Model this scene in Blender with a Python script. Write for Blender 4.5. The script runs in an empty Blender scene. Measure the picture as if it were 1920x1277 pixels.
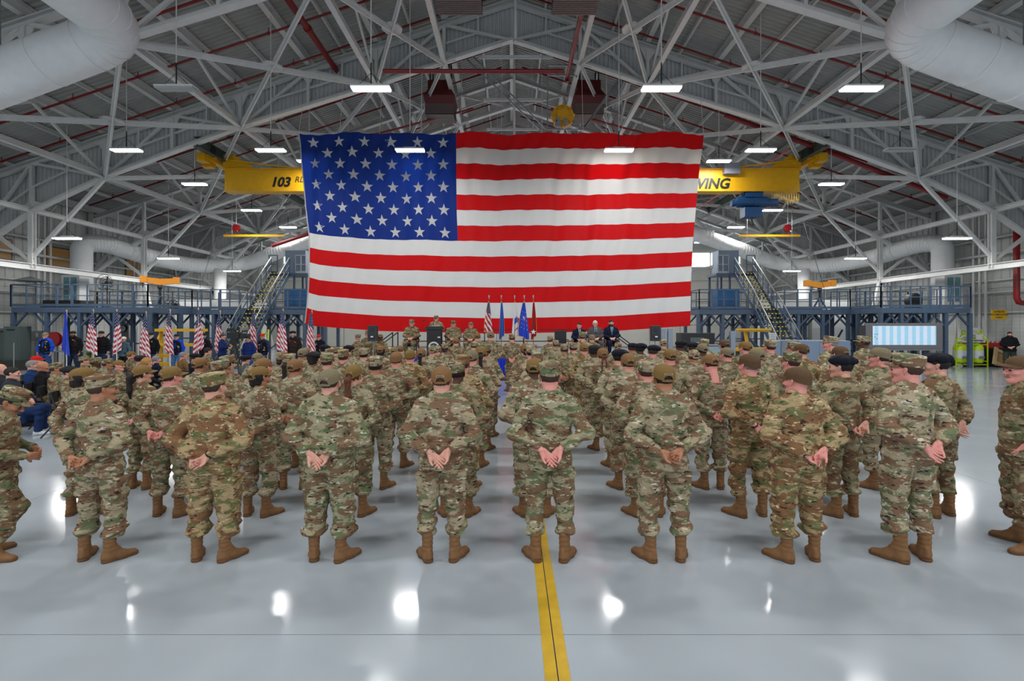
import bpy, bmesh, math, random
import numpy as np
from mathutils import Vector, Matrix

C = bpy.context.scene.collection
SC = bpy.context.scene
R = math.radians
FPX, HY, CX, HC = 900.0, 612.0, 960.0, 2.1      # focal length in px, horizon row, centre column, eye height

# ---------------- camera, world, exposure
cam_data = bpy.data.cameras.new('camera')
cam = bpy.data.objects.new('camera', cam_data); C.objects.link(cam)
cam.location = (0, 0, HC); cam.rotation_euler = (R(90), 0, 0)
cam_data.sensor_width = 36.0
cam_data.lens = 36.0 * FPX / 1920
cam_data.shift_y = (HY - 638.5) / 1920.0
cam_data.clip_end = 200
SC.camera = cam
w = bpy.data.worlds.new('world'); SC.world = w; w.use_nodes = True
wn = w.node_tree.nodes; wl = w.node_tree.links
wn['Background'].inputs[0].default_value = (0.84, 0.91, 1.0, 1)    # overcast daylight beyond the open hangar doors
wn['Background'].inputs[1].default_value = 1.0
SC.view_settings.view_transform = 'Standard'
SC.view_settings.look = 'None'
SC.view_settings.exposure = 0.25
SC.view_settings.gamma = 1.0
SC.view_settings.use_curve_mapping = False
SC.cycles.use_denoising = True
SC.cycles.max_bounces = 6
SC.cycles.diffuse_bounces = 3
SC.cycles.glossy_bounces = 3
SC.cycles.transmission_bounces = 3
SC.cycles.caustics_reflective = False
SC.cycles.caustics_refractive = False
SC.cycles.sample_clamp_indirect = 6
SC.cycles.use_light_tree = True

def at(px, py, Y):                      # photo pixel + distance -> a point of the hall
    return Vector(((px - CX) * Y / FPX, Y, HC - (py - HY) * Y / FPX))

# ---------------- materials
def lin(c):
    return tuple(((v / 12.92) if v <= .04045 else ((v + .055) / 1.055) ** 2.4) for v in c)
def rgb(r, g, b):
    return lin((r / 255, g / 255, b / 255)) + (1.0,)
MATS = {}
def mat(name, col, rough=.6, metal=0.0, spec=.5, noise=0.0, nscale=20, bump=0.0, emit=None, estr=0.0, rnoise=0.0, transl=0.0):
    if name in MATS: return MATS[name]
    m = bpy.data.materials.new(name); m.use_nodes = True
    nt = m.node_tree; N = nt.nodes; L = nt.links
    b = N['Principled BSDF']
    b.inputs['Base Color'].default_value = col
    b.inputs['Roughness'].default_value = rough
    b.inputs['Metallic'].default_value = metal
    b.inputs['Specular IOR Level'].default_value = spec
    if noise or bump or rnoise:
        tc = N.new('ShaderNodeTexCoord'); nz = N.new('ShaderNodeTexNoise')
        nz.inputs['Scale'].default_value = nscale; nz.inputs['Detail'].default_value = 4
        L.new(tc.outputs['Object'], nz.inputs['Vector'])
        if noise:
            mr = N.new('ShaderNodeMapRange')
            mr.inputs['From Min'].default_value = .3; mr.inputs['From Max'].default_value = .7
            mr.inputs['To Min'].default_value = 1 - noise; mr.inputs['To Max'].default_value = 1 + noise
            L.new(nz.outputs['Fac'], mr.inputs['Value'])
            mx = N.new('ShaderNodeMix'); mx.data_type = 'RGBA'; mx.blend_type = 'MULTIPLY'
            mx.inputs[0].default_value = 1; mx.inputs[6].default_value = col
            L.new(mr.outputs[0], mx.inputs[7]); L.new(mx.outputs[2], b.inputs['Base Color'])
        if bump:
            bp = N.new('ShaderNodeBump'); bp.inputs['Strength'].default_value = bump; bp.inputs['Distance'].default_value = .01
            L.new(nz.outputs['Fac'], bp.inputs['Height']); L.new(bp.outputs[0], b.inputs['Normal'])
        if rnoise:
            mr2 = N.new('ShaderNodeMapRange')
            mr2.inputs['From Min'].default_value = .3; mr2.inputs['From Max'].default_value = .7
            mr2.inputs['To Min'].default_value = rough - rnoise; mr2.inputs['To Max'].default_value = rough + rnoise
            L.new(nz.outputs['Fac'], mr2.inputs['Value']); L.new(mr2.outputs[0], b.inputs['Roughness'])
    if emit:
        b.inputs['Emission Color'].default_value = emit; b.inputs['Emission Strength'].default_value = estr
    if transl:
        tr = N.new('ShaderNodeBsdfTranslucent'); tr.inputs['Color'].default_value = col
        ms = N.new('ShaderNodeMixShader'); ms.inputs[0].default_value = transl
        L.new(b.outputs[0], ms.inputs[1]); L.new(tr.outputs[0], ms.inputs[2])
        L.new(ms.outputs[0], N['Material Output'].inputs['Surface'])
    MATS[name] = m
    return m

def objcol(name, rough=.6, mul=(1, 1, 1), noise=.0, nscale=30, bump=0.0, spec=.4):
    """a material that takes the object's own colour"""
    if name in MATS: return MATS[name]
    m = mat(name, (1, 1, 1, 1), rough, spec=spec, bump=bump, nscale=nscale, noise=noise or .001)
    nt = m.node_tree; N = nt.nodes; L = nt.links
    oi = N.new('ShaderNodeObjectInfo')
    for n in N:
        if n.type == 'MIX': L.new(oi.outputs['Color'], n.inputs[6])
    return m

def camo_material():
    m = bpy.data.materials.new('camouflage_cloth'); m.use_nodes = True
    nt = m.node_tree; N = nt.nodes; L = nt.links; b = N['Principled BSDF']
    b.inputs['Roughness'].default_value = .85; b.inputs['Specular IOR Level'].default_value = .2
    tc = N.new('ShaderNodeTexCoord'); oi = N.new('ShaderNodeObjectInfo')
    vm = N.new('ShaderNodeVectorMath'); vm.operation = 'SCALE'
    cb = N.new('ShaderNodeCombineXYZ')
    L.new(oi.outputs['Random'], cb.inputs[0]); L.new(oi.outputs['Random'], cb.inputs[1]); L.new(oi.outputs['Random'], cb.inputs[2])
    L.new(cb.outputs[0], vm.inputs[0]); vm.inputs['Scale'].default_value = 60
    ad = N.new('ShaderNodeVectorMath'); ad.operation = 'ADD'
    L.new(tc.outputs['Object'], ad.inputs[0]); L.new(vm.outputs[0], ad.inputs[1])
    def layer(scale, zs, thr, soft=.008, det=3.0, off=0):
        mp = N.new('ShaderNodeMapping'); mp.inputs['Scale'].default_value = (1, 1, zs); mp.inputs['Location'].default_value = (off, off * .7, off * 1.3)
        L.new(ad.outputs[0], mp.inputs[0])
        nz = N.new('ShaderNodeTexNoise'); nz.inputs['Scale'].default_value = scale; nz.inputs['Detail'].default_value = det
        nz.inputs['Roughness'].default_value = .55; nz.inputs['Distortion'].default_value = .25
        L.new(mp.outputs[0], nz.inputs['Vector'])
        mr = N.new('ShaderNodeMapRange'); mr.inputs['From Min'].default_value = thr - soft; mr.inputs['From Max'].default_value = thr + soft
        L.new(nz.outputs['Fac'], mr.inputs['Value'])
        return mr.outputs[0]
    base = rgb(160, 146, 118)
    cols = [(rgb(104, 110, 78), layer(7.5, 2.1, .53, .03, 4, 3)), (rgb(122, 94, 71), layer(5.6, 2.0, .525, .012, 4, 11)),
            (rgb(198, 188, 166), layer(15, 2.7, .622, .008, 4.0, 23)), (rgb(58, 45, 42), layer(15, 3.0, .628, .008, 3.5, 37))]
    prev = None
    for i, (c, f) in enumerate(cols):
        mx = N.new('ShaderNodeMix'); mx.data_type = 'RGBA'
        L.new(f, mx.inputs[0])
        if prev is None: mx.inputs[6].default_value = base
        else: L.new(prev, mx.inputs[6])
        mx.inputs[7].default_value = c
        prev = mx.outputs[2]
    tint = N.new('ShaderNodeMix'); tint.data_type = 'RGBA'; tint.blend_type = 'MULTIPLY'; tint.inputs[0].default_value = 1
    L.new(prev, tint.inputs[6]); L.new(oi.outputs['Color'], tint.inputs[7])
    L.new(tint.outputs[2], b.inputs['Base Color'])
    nz = N.new('ShaderNodeTexNoise'); nz.inputs['Scale'].default_value = 14; nz.inputs['Detail'].default_value = 3; nz.inputs['Distortion'].default_value = .9
    L.new(tc.outputs['Object'], nz.inputs['Vector'])
    bp = N.new('ShaderNodeBump'); bp.inputs['Strength'].default_value = .8; bp.inputs['Distance'].default_value = .03
    L.new(nz.outputs['Fac'], bp.inputs['Height']); L.new(bp.outputs[0], b.inputs['Normal'])
    MATS['camo'] = m
    return m
M_camo = camo_material()
M_skin = objcol('skin', .55, noise=.06, nscale=25, spec=.35)
M_hair = objcol('hair', .7, noise=.25, nscale=60, bump=.4)
M_cloth = objcol('cloth', .85, noise=.08, nscale=12, bump=.3, spec=.2)
M_capcloth = objcol('cap_cloth', .85, noise=.06, nscale=40, bump=.1, spec=.2)
M_boot = objcol('boot_suede', .8, noise=.12, nscale=30, bump=.2, spec=.25)
M_eye = mat('eye_dark', rgb(40, 30, 28), .3)
M_brow = mat('brow', rgb(60, 45, 38), .8)
M_lip = mat('lip', rgb(160, 95, 88), .6)

# ---------------- object helpers
def link_mesh(name, me, parent=None, loc=None):
    o = bpy.data.objects.new(name, me); C.objects.link(o)
    if parent is not None: o.parent = parent
    if loc is not None: o.location = loc
    return o
def tag(o, label=None, cat=None, group=None, kind=None):
    if label: o['label'] = label
    if cat: o['category'] = cat
    if group: o['group'] = group
    if kind: o['kind'] = kind
    return o
def empty(name, loc=(0, 0, 0), rz=0, label=None, cat=None, group=None):
    o = bpy.data.objects.new(name, None); C.objects.link(o); o.empty_display_size = .1
    o.location = loc; o.rotation_euler = (0, 0, rz)
    return tag(o, label, cat, group)

class MB:
    """collects boxes, beams, tubes and lathes into ONE mesh"""
    def __init__(s): s.v = []; s.f = []; s.mi = []
    def add(s, vs, fs, mi=0):
        o = len(s.v); s.v += [tuple(v) for v in vs]; s.f += [tuple(i + o for i in f) for f in fs]; s.mi += [mi] * len(fs); return s
    def box(s, c, d, mi=0, rot=None):
        x, y, z = d[0] / 2, d[1] / 2, d[2] / 2
        vs = [Vector(p) for p in ((-x, -y, -z), (x, -y, -z), (x, y, -z), (-x, y, -z), (-x, -y, z), (x, -y, z), (x, y, z), (-x, y, z))]
        if rot is not None: vs = [rot @ v for v in vs]
        c = Vector(c)
        return s.add([v + c for v in vs], [(0, 3, 2, 1), (4, 5, 6, 7), (0, 1, 5, 4), (1, 2, 6, 5), (2, 3, 7, 6), (3, 0, 4, 7)], mi)
    def box2(s, a, b, mi=0):
        return s.box([(a[i] + b[i]) / 2 for i in range(3)], [abs(b[i] - a[i]) for i in range(3)], mi)
    def frame(s, a, b):
        a = Vector(a); b = Vector(b); d = (b - a).normalized()
        up = Vector((0, 0, 1)) if abs(d.z) < .95 else Vector((0, 1, 0))
        x = d.cross(up).normalized(); y = x.cross(d).normalized()
        return a, b, d, x, y
    def beam(s, a, b, w=.1, h=None, mi=0):
        h = h or w; a, b, d, x, y = s.frame(a, b)
        vs = [p + x * (sx * w / 2) + y * (sy * h / 2) for p in (a, b) for sx, sy in ((-1, -1), (1, -1), (1, 1), (-1, 1))]
        return s.add(vs, [(0, 1, 2, 3), (7, 6, 5, 4), (0, 4, 5, 1), (1, 5, 6, 2), (2, 6, 7, 3), (3, 7, 4, 0)], mi)
    def ibeam(s, a, b, w=.2, h=.3, t=.02, mi=0):
        a, b, d, x, y = s.frame(a, b)
        for (cx, cy, ww, hh) in ((0, h / 2 - t / 2, w, t), (0, -h / 2 + t / 2, w, t), (0, 0, t, h - 2 * t)):
            o = x * cx + y * cy
            s.beam(a + o, b + o, ww, hh, mi) if abs(d.z) < .95 else s.beam(a + o, b + o, ww, hh, mi)
        return s
    def angle(s, a, b, w=.1, t=.012, mi=0):
        a, b, d, x, y = s.frame(a, b)
        s.beam(a, b, w, t, mi); s.beam(a - y * w / 2, b - y * w / 2, t, w, mi); return s
    def tube(s, pts, r, n=8, mi=0, caps=True):
        pts = [Vector(p) for p in pts]; rs = r if isinstance(r, (list, tuple)) else [r] * len(pts)
        rings = []; px = None
        for i, p in enumerate(pts):
            if i == 0: d = pts[1] - pts[0]
            elif i == len(pts) - 1: d = pts[-1] - pts[-2]
            else: d = (pts[i + 1] - p).normalized() + (p - pts[i - 1]).normalized()
            d.normalize()
            if px is None:
                up = Vector((0, 0, 1)) if abs(d.z) < .9 else Vector((0, 1, 0))
                px = d.cross(up).normalized()
            else:
                px = (px - d * px.dot(d)).normalized()
            py = d.cross(px)
            k = 1.0
            if 0 < i < len(pts) - 1:
                c = (pts[i + 1] - p).normalized().dot((p - pts[i - 1]).normalized()); k = 1 / max(.5, math.sqrt((1 + c) / 2))
            rings.append([p + px * math.cos(2 * math.pi * j / n) * rs[i] + py * math.sin(2 * math.pi * j / n) * rs[i] for j in range(n)])
        vs = [v for r_ in rings for v in r_]; fs = []
        for i in range(len(pts) - 1):
            for j in range(n):
                k = (j + 1) % n
                fs.append((i * n + j, i * n + k, (i + 1) * n + k, (i + 1) * n + j))
        if caps: fs += [tuple(reversed(range(n))), tuple((len(pts) - 1) * n + j for j in range(n))]
        return s.add(vs, fs, mi)
    def lathe(s, prof, n=24, c=(0, 0, 0), mi=0, sx=1, sy=1, M=None):
        vs = []; fs = []; c = Vector(c)
        for r, z in prof:
            for j in range(n):
                a = 2 * math.pi * j / n; v = Vector((r * math.cos(a) * sx, r * math.sin(a) * sy, z))
                vs.append((M @ v if M is not None else v) + c)
        for i in range(len(prof) - 1):
            for j in range(n):
                k = (j + 1) % n
                fs.append((i * n + j, i * n + k, (i + 1) * n + k, (i + 1) * n + j))
        fs += [tuple(reversed(range(n))), tuple((len(prof) - 1) * n + j for j in range(n))]
        return s.add(vs, fs, mi)
    def mesh(s, name, mats, smooth=False):
        me = bpy.data.meshes.new(name); me.from_pydata(s.v, [], s.f)
        if not isinstance(mats, (list, tuple)): mats = [mats]
        for m in mats: me.materials.append(m)
        if any(s.mi): me.polygons.foreach_set('material_index', s.mi)
        if smooth: me.polygons.foreach_set('use_smooth', [True] * len(s.f))
        me.update(); return me
    def build(s, name, mats, parent=None, loc=None, smooth=False):
        return link_mesh(name, s.mesh(name, mats, smooth), parent, loc)

def bevelled(o, w=.01, seg=2):
    m = o.modifiers.new('bevel', 'BEVEL'); m.width = w; m.segments = seg; m.limit_method = 'ANGLE'; return o

def text_mesh(s, size, material, name='lettering', extrude=.003, shear=0.0, bold=0.0):
    cu = bpy.data.curves.new(name, 'FONT'); cu.body = s; cu.size = size; cu.extrude = extrude; cu.align_x = 'CENTER'; cu.align_y = 'CENTER'
    cu.shear = shear; cu.offset = bold; cu.resolution_u = 3
    o = bpy.data.objects.new('tmp', cu); C.objects.link(o)
    bpy.context.view_layer.update()
    me = bpy.data.meshes.new_from_object(o.evaluated_get(bpy.context.evaluated_depsgraph_get())); me.name = name
    bpy.data.objects.remove(o); bpy.data.curves.remove(cu)
    me.materials.clear(); me.materials.append(material)
    return me
# ================= PEOPLE: implicit surfaces polygonised with surface nets =================
def surfnet(f, h, org):
    """f: 3-D array of signed distance; returns verts, quads"""
    ins = f < 0
    nx, ny, nz = f.shape
    cs = np.zeros((nx - 1, ny - 1, nz - 1), np.int8)
    for i in (0, 1):
        for j in (0, 1):
            for k in (0, 1): cs += ins[i:nx - 1 + i, j:ny - 1 + j, k:nz - 1 + k]
    act = (cs > 0) & (cs < 8)
    idx = -np.ones(act.shape, np.int64); ci, cj, ck = np.nonzero(act); n = len(ci); idx[ci, cj, ck] = np.arange(n)
    acc = np.zeros((n, 3)); cnt = np.zeros(n)
    cor = [(i, j, k) for i in (0, 1) for j in (0, 1) for k in (0, 1)]
    for a in cor:
        for ax in range(3):
            if a[ax] == 1: continue
            b = list(a); b[ax] = 1
            fa = f[ci + a[0], cj + a[1], ck + a[2]]; fb = f[ci + b[0], cj + b[1], ck + b[2]]
            x = (fa < 0) != (fb < 0); t = np.where(x, fa / np.where(x, fa - fb, 1), 0)
            p = np.tile(np.array(a, float), (n, 1)); p[:, ax] += t
            acc += p * x[:, None]; cnt += x
    v = (acc / cnt[:, None] + np.stack([ci, cj, ck], 1)) * h + np.array(org)
    quads = []
    for ax in range(3):
        sl0 = [slice(None)] * 3; sl1 = [slice(None)] * 3; sl0[ax] = slice(0, -1); sl1[ax] = slice(1, None)
        e = ins[tuple(sl0)] != ins[tuple(sl1)]; s0 = ins[tuple(sl0)]
        i, j, k = np.nonzero(e); ok = np.ones(len(i), bool)
        o = [q for q in range(3) if q != ax]; g = [i, j, k]
        for q in o: ok &= (g[q] > 0) & (g[q] < f.shape[q] - 1)
        g = [q[ok] for q in g]; s = s0[g[0], g[1], g[2]]
        def cell(d0, d1):
            c = [q.copy() for q in g]; c[o[0]] -= d0; c[o[1]] -= d1
            return idx[c[0], c[1], c[2]]
        Q = np.stack([cell(1, 1), cell(0, 1), cell(0, 0), cell(1, 0)], 1)
        flip = s if ax != 1 else ~s
        Q[~flip] = Q[~flip][:, ::-1]
        quads.append(Q)
    return v, np.concatenate(quads)

class Fld:
    def __init__(s, lo, hi, h):
        s.h = h; s.lo = lo
        ax = [np.arange(lo[i], hi[i] + h, h, dtype=np.float32) for i in range(3)]
        s.X, s.Y, s.Z = np.meshgrid(*ax, indexing='ij'); s.d = np.full(s.X.shape, 9.0, np.float32)
    def rc(s, a, b, ra, rb=None, fl=None):
        """rounded cone; fl=(axis vector, k) flattens across that axis"""
        rb = ra if rb is None else rb
        a = np.array(a, float); b = np.array(b, float); ba = b - a
        px, py, pz = s.X - a[0], s.Y - a[1], s.Z - a[2]
        t = np.clip((px * ba[0] + py * ba[1] + pz * ba[2]) / max(1e-9, ba @ ba), 0, 1)
        qx, qy, qz = px - t * ba[0], py - t * ba[1], pz - t * ba[2]
        if fl is not None:
            n, k = np.array(fl[0], float), fl[1]; n /= np.linalg.norm(n)
            c = (qx * n[0] + qy * n[1] + qz * n[2]) * (k - 1); qx, qy, qz = qx + c * n[0], qy + c * n[1], qz + c * n[2]
        return np.sqrt(qx * qx + qy * qy + qz * qz) - (ra + (rb - ra) * t)
    def el(s, c, r):
        q = np.sqrt(((s.X - c[0]) / r[0]) ** 2 + ((s.Y - c[1]) / r[1]) ** 2 + ((s.Z - c[2]) / r[2]) ** 2)
        return (q - 1) * min(r)
    def box(s, c, hs, r, rz=0.0):
        x, y, z = s.X - c[0], s.Y - c[1], s.Z - c[2]
        ca, sa = math.cos(rz), math.sin(rz); x, y = x * ca + y * sa, -x * sa + y * ca
        qx, qy, qz = np.abs(x) - hs[0] + r, np.abs(y) - hs[1] + r, np.abs(z) - hs[2] + r
        return np.sqrt(np.maximum(qx, 0) ** 2 + np.maximum(qy, 0) ** 2 + np.maximum(qz, 0) ** 2) + np.minimum(np.maximum(qx, np.maximum(qy, qz)), 0) - r
    def prof(s, tab, hip, lean=(0, 0)):
        """vertical body of elliptical sections; tab rows: z rx ry cy"""
        t = np.array(tab, float); z = s.Z - hip
        rx = np.interp(z, t[:, 0], t[:, 1]); ry = np.interp(z, t[:, 0], t[:, 2]); cy = np.interp(z, t[:, 0], t[:, 3])
        zz = np.maximum(z, 0)
        x = s.X - lean[0] * zz; y = s.Y - cy - lean[1] * zz
        q = (np.sqrt((x / rx) ** 2 + (y / ry) ** 2) - 1) * np.minimum(rx, ry)
        return np.maximum(q, np.maximum(t[0, 0] - z, z - t[-1, 0]))
    def u(s, d, k=0.0):
        if k <= 0: s.d = np.minimum(s.d, d)
        else:
            h = np.maximum(k - np.abs(s.d - d), 0) / k; s.d = np.minimum(s.d, d) - h * h * k * .25
        return s
    def cut(s, d): s.d = np.maximum(s.d, d); return s
    def sub(s, d, k=0.0):
        if k <= 0: s.d = np.maximum(s.d, -d)
        else:
            e = -d; h = np.maximum(k - np.abs(s.d - e), 0) / k; s.d = np.maximum(s.d, e) + h * h * k * .25
        return s
    def net(s): return surfnet(s.d, s.h, s.lo)

def wrk(F, seed, f=18, dirv=(0, 0, 1), amp=.006):
    """cloth folds: warped ridges"""
    rnd = random.Random(seed); w = np.zeros_like(F.X)
    for i in range(5):
        k = [rnd.uniform(-1, 1) * f * .55 + dirv[j] * f * rnd.choice((-1, 1)) for j in range(3)]
        m = [rnd.uniform(-1, 1) * f * .5 for _ in range(3)]; p1, p2 = rnd.uniform(0, 6), rnd.uniform(0, 6)
        w += 1 - 1.7 * np.abs(np.sin(k[0] * F.X + k[1] * F.Y + k[2] * F.Z + p1 + 1.5 * np.sin(m[0] * F.X + m[1] * F.Y + m[2] * F.Z + p2)))
    return w * (amp / 2.2)

def tomesh(name, parts, mats):
    """parts: list of (verts, quads, material index)"""
    V = []; Q = []; mi = []; o = 0
    for v, q, m in parts:
        V.append(v); Q.append(q + o); mi += [m] * len(q); o += len(v)
    V = np.concatenate(V).astype(np.float32); Q = np.concatenate(Q).astype(np.int32)
    me = bpy.data.meshes.new(name); me.vertices.add(len(V)); me.vertices.foreach_set('co', V.ravel())
    me.loops.add(len(Q) * 4); me.loops.foreach_set('vertex_index', Q.ravel())
    me.polygons.add(len(Q)); me.polygons.foreach_set('loop_start', np.arange(0, len(Q) * 4, 4, dtype=np.int32))
    me.polygons.foreach_set('material_index', np.array(mi, np.int32))
    me.polygons.foreach_set('use_smooth', np.ones(len(Q), bool))
    for m in mats: me.materials.append(m)
    me.update(calc_edges=True); return me

def xf(v, M):
    M = np.array(M); return v @ M[:3, :3].T + M[:3, 3]

# ---- head (centre between the ears, facing +Y)
def head_sdf(F, female=False, grow=0.0):
    j = .92 if female else 1.0
    F.u(F.el((0, -.012, .035), (.0765 + grow, .097 + grow, .088 + grow)))
    F.u(F.rc((0, .03, -.012), (0, .052, -.078), .064 * j + grow, .034 * j + grow), .03)
    F.u(F.rc((-.03, .0, -.055), (-.018, .05, -.085), .035 + grow, .022 + grow), .03); F.u(F.rc((.03, .0, -.055), (.018, .05, -.085), .035 + grow, .022 + grow), .03)
def build_head(female=False):
    F = Fld((-.11, -.14, -.24), (.11, .15, .145), .0062)
    head_sdf(F, female)
    nr = .049 if female else .055
    F.u(F.rc((0, -.022, -.05), (0, -.04, -.22), nr, nr + .006), .03)
    F.u(F.rc((-.035, .088, .022), (.035, .088, .022), .011), .02)
    for s in (-1, 1):
        F.sub(F.el((s * .033, .101, .004), (.017, .014, .011)), .01)
        F.u(F.rc((s * .087, -.010, .012), (s * .080, .002, -.026), .020, .011, ((1, .75 * s, 0), 3.0)), .005)
        F.u(F.el((s * .045, .062, -.02), (.022, .022, .018)), .02)
    F.u(F.rc((0, .095, .012), (0, .112, -.022), .008, .0125), .012)
    F.u(F.rc((-.014, .1, -.026), (.014, .1, -.026), .009), .008)
    F.u(F.rc((0, .074, -.09), (0, .074, -.091), .021), .02)
    parts = [F.net() + (0,)]
    for s in (-1, 1):
        G = Fld((s * .032 - .016, .07, -.008), (s * .032 + .016, .105, .02), .004); G.u(G.el((s * .032, .087, .005), (.012, .012, .0085))); parts.append(G.net() + (1,))
        G = Fld((s * .034 - .024, .08, .012), (s * .034 + .024, .11, .032), .004); G.u(G.rc((s * .016, .1, .022), (s * .05, .088, .024), .0042)); parts.append(G.net() + (2,))
    G = Fld((-.03, .075, -.066), (.03, .115, -.042), .004); G.u(G.rc((-.02, .091, -.054), (.02, .091, -.054), .0065)); parts.append(G.net() + (3,))
    return parts
HEADS = {'m': build_head(), 'f': build_head(True)}

# ---- right hand, wrist at origin, fingers +X, palm normal -Y (palm side), thumb towards +Z
def build_hand(curl):
    F = Fld((-.03, -.085, -.06), (.2, .04, .09), .0045)
    F.u(F.rc((-.02, 0, 0), (.012, 0, 0), .026, .025, ((0, 1, 0), 1.3)))
    for i, z in enumerate((.027, .009, -.009, -.026)):
        F.u(F.rc((.015, 0, z * .6), (.088 - abs(i - 1) * .004, 0, z), .018, .0115, ((0, 1, 0), 1.25)), .012)
    F.u(F.rc((.02, -.01, .018), (.055, -.012, .026), .018, .015), .012)
    D = Fld(F.lo, (.2, .04, .09), .0045)
    L = (.042, .047, .043, .034)
    for i, z in enumerate((.029, .0095, -.0105, -.0285)):
        p = np.array([.088 - abs(i - 1) * .004, 0, z]); a = curl[0] + i * .04; sp = (z) * .12 / .03 * (1 - curl[0])
        r = .0098 - .0006 * (i == 3)
        for sgi, (ln, da) in enumerate(((L[i], 0), (L[i] * .62, curl[1]), (L[i] * .5, curl[2]))):
            a += da; q = p + ln * np.array([math.cos(a), -math.sin(a), sp])
            F.u(F.rc(p, q, r, r - .0012), .005); p = q; r -= .0012
    p = np.array([.025, -.008, .024]); q = p + np.array([.034, -.016, .026]); F.u(F.rc(p, q, .0155, .0115), .012)
    r_ = q + np.array([.03, -.014 - .02 * curl[0], .008]); F.u(F.rc(q, r_, .0115, .009), .005)
    return F.net()
HANDS = {'open': build_hand((.25, .35, .25)), 'grip': build_hand((.75, .9, .6)), 'flat': build_hand((.12, .15, .1))}

def hand_at(kind, w, d, n, right=True):
    """place a hand: wrist w, finger direction d, palm facing n"""
    d = Vector(d).normalized(); n = Vector(n); n = (n - d * n.dot(d)).normalized()
    y = -n; z = d.cross(y)
    v, q = HANDS[kind]
    if not right:                                   # mirror thumb side
        v = v * np.array([1, 1, -1]); q = q[:, ::-1]
    M = np.array([[d.x, y.x, z.x, w[0]], [d.y, y.y, z.y, w[1]], [d.z, y.z, z.z, w[2]]])
    return v @ M[:, :3].T + M[:, 3], q, 0

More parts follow.
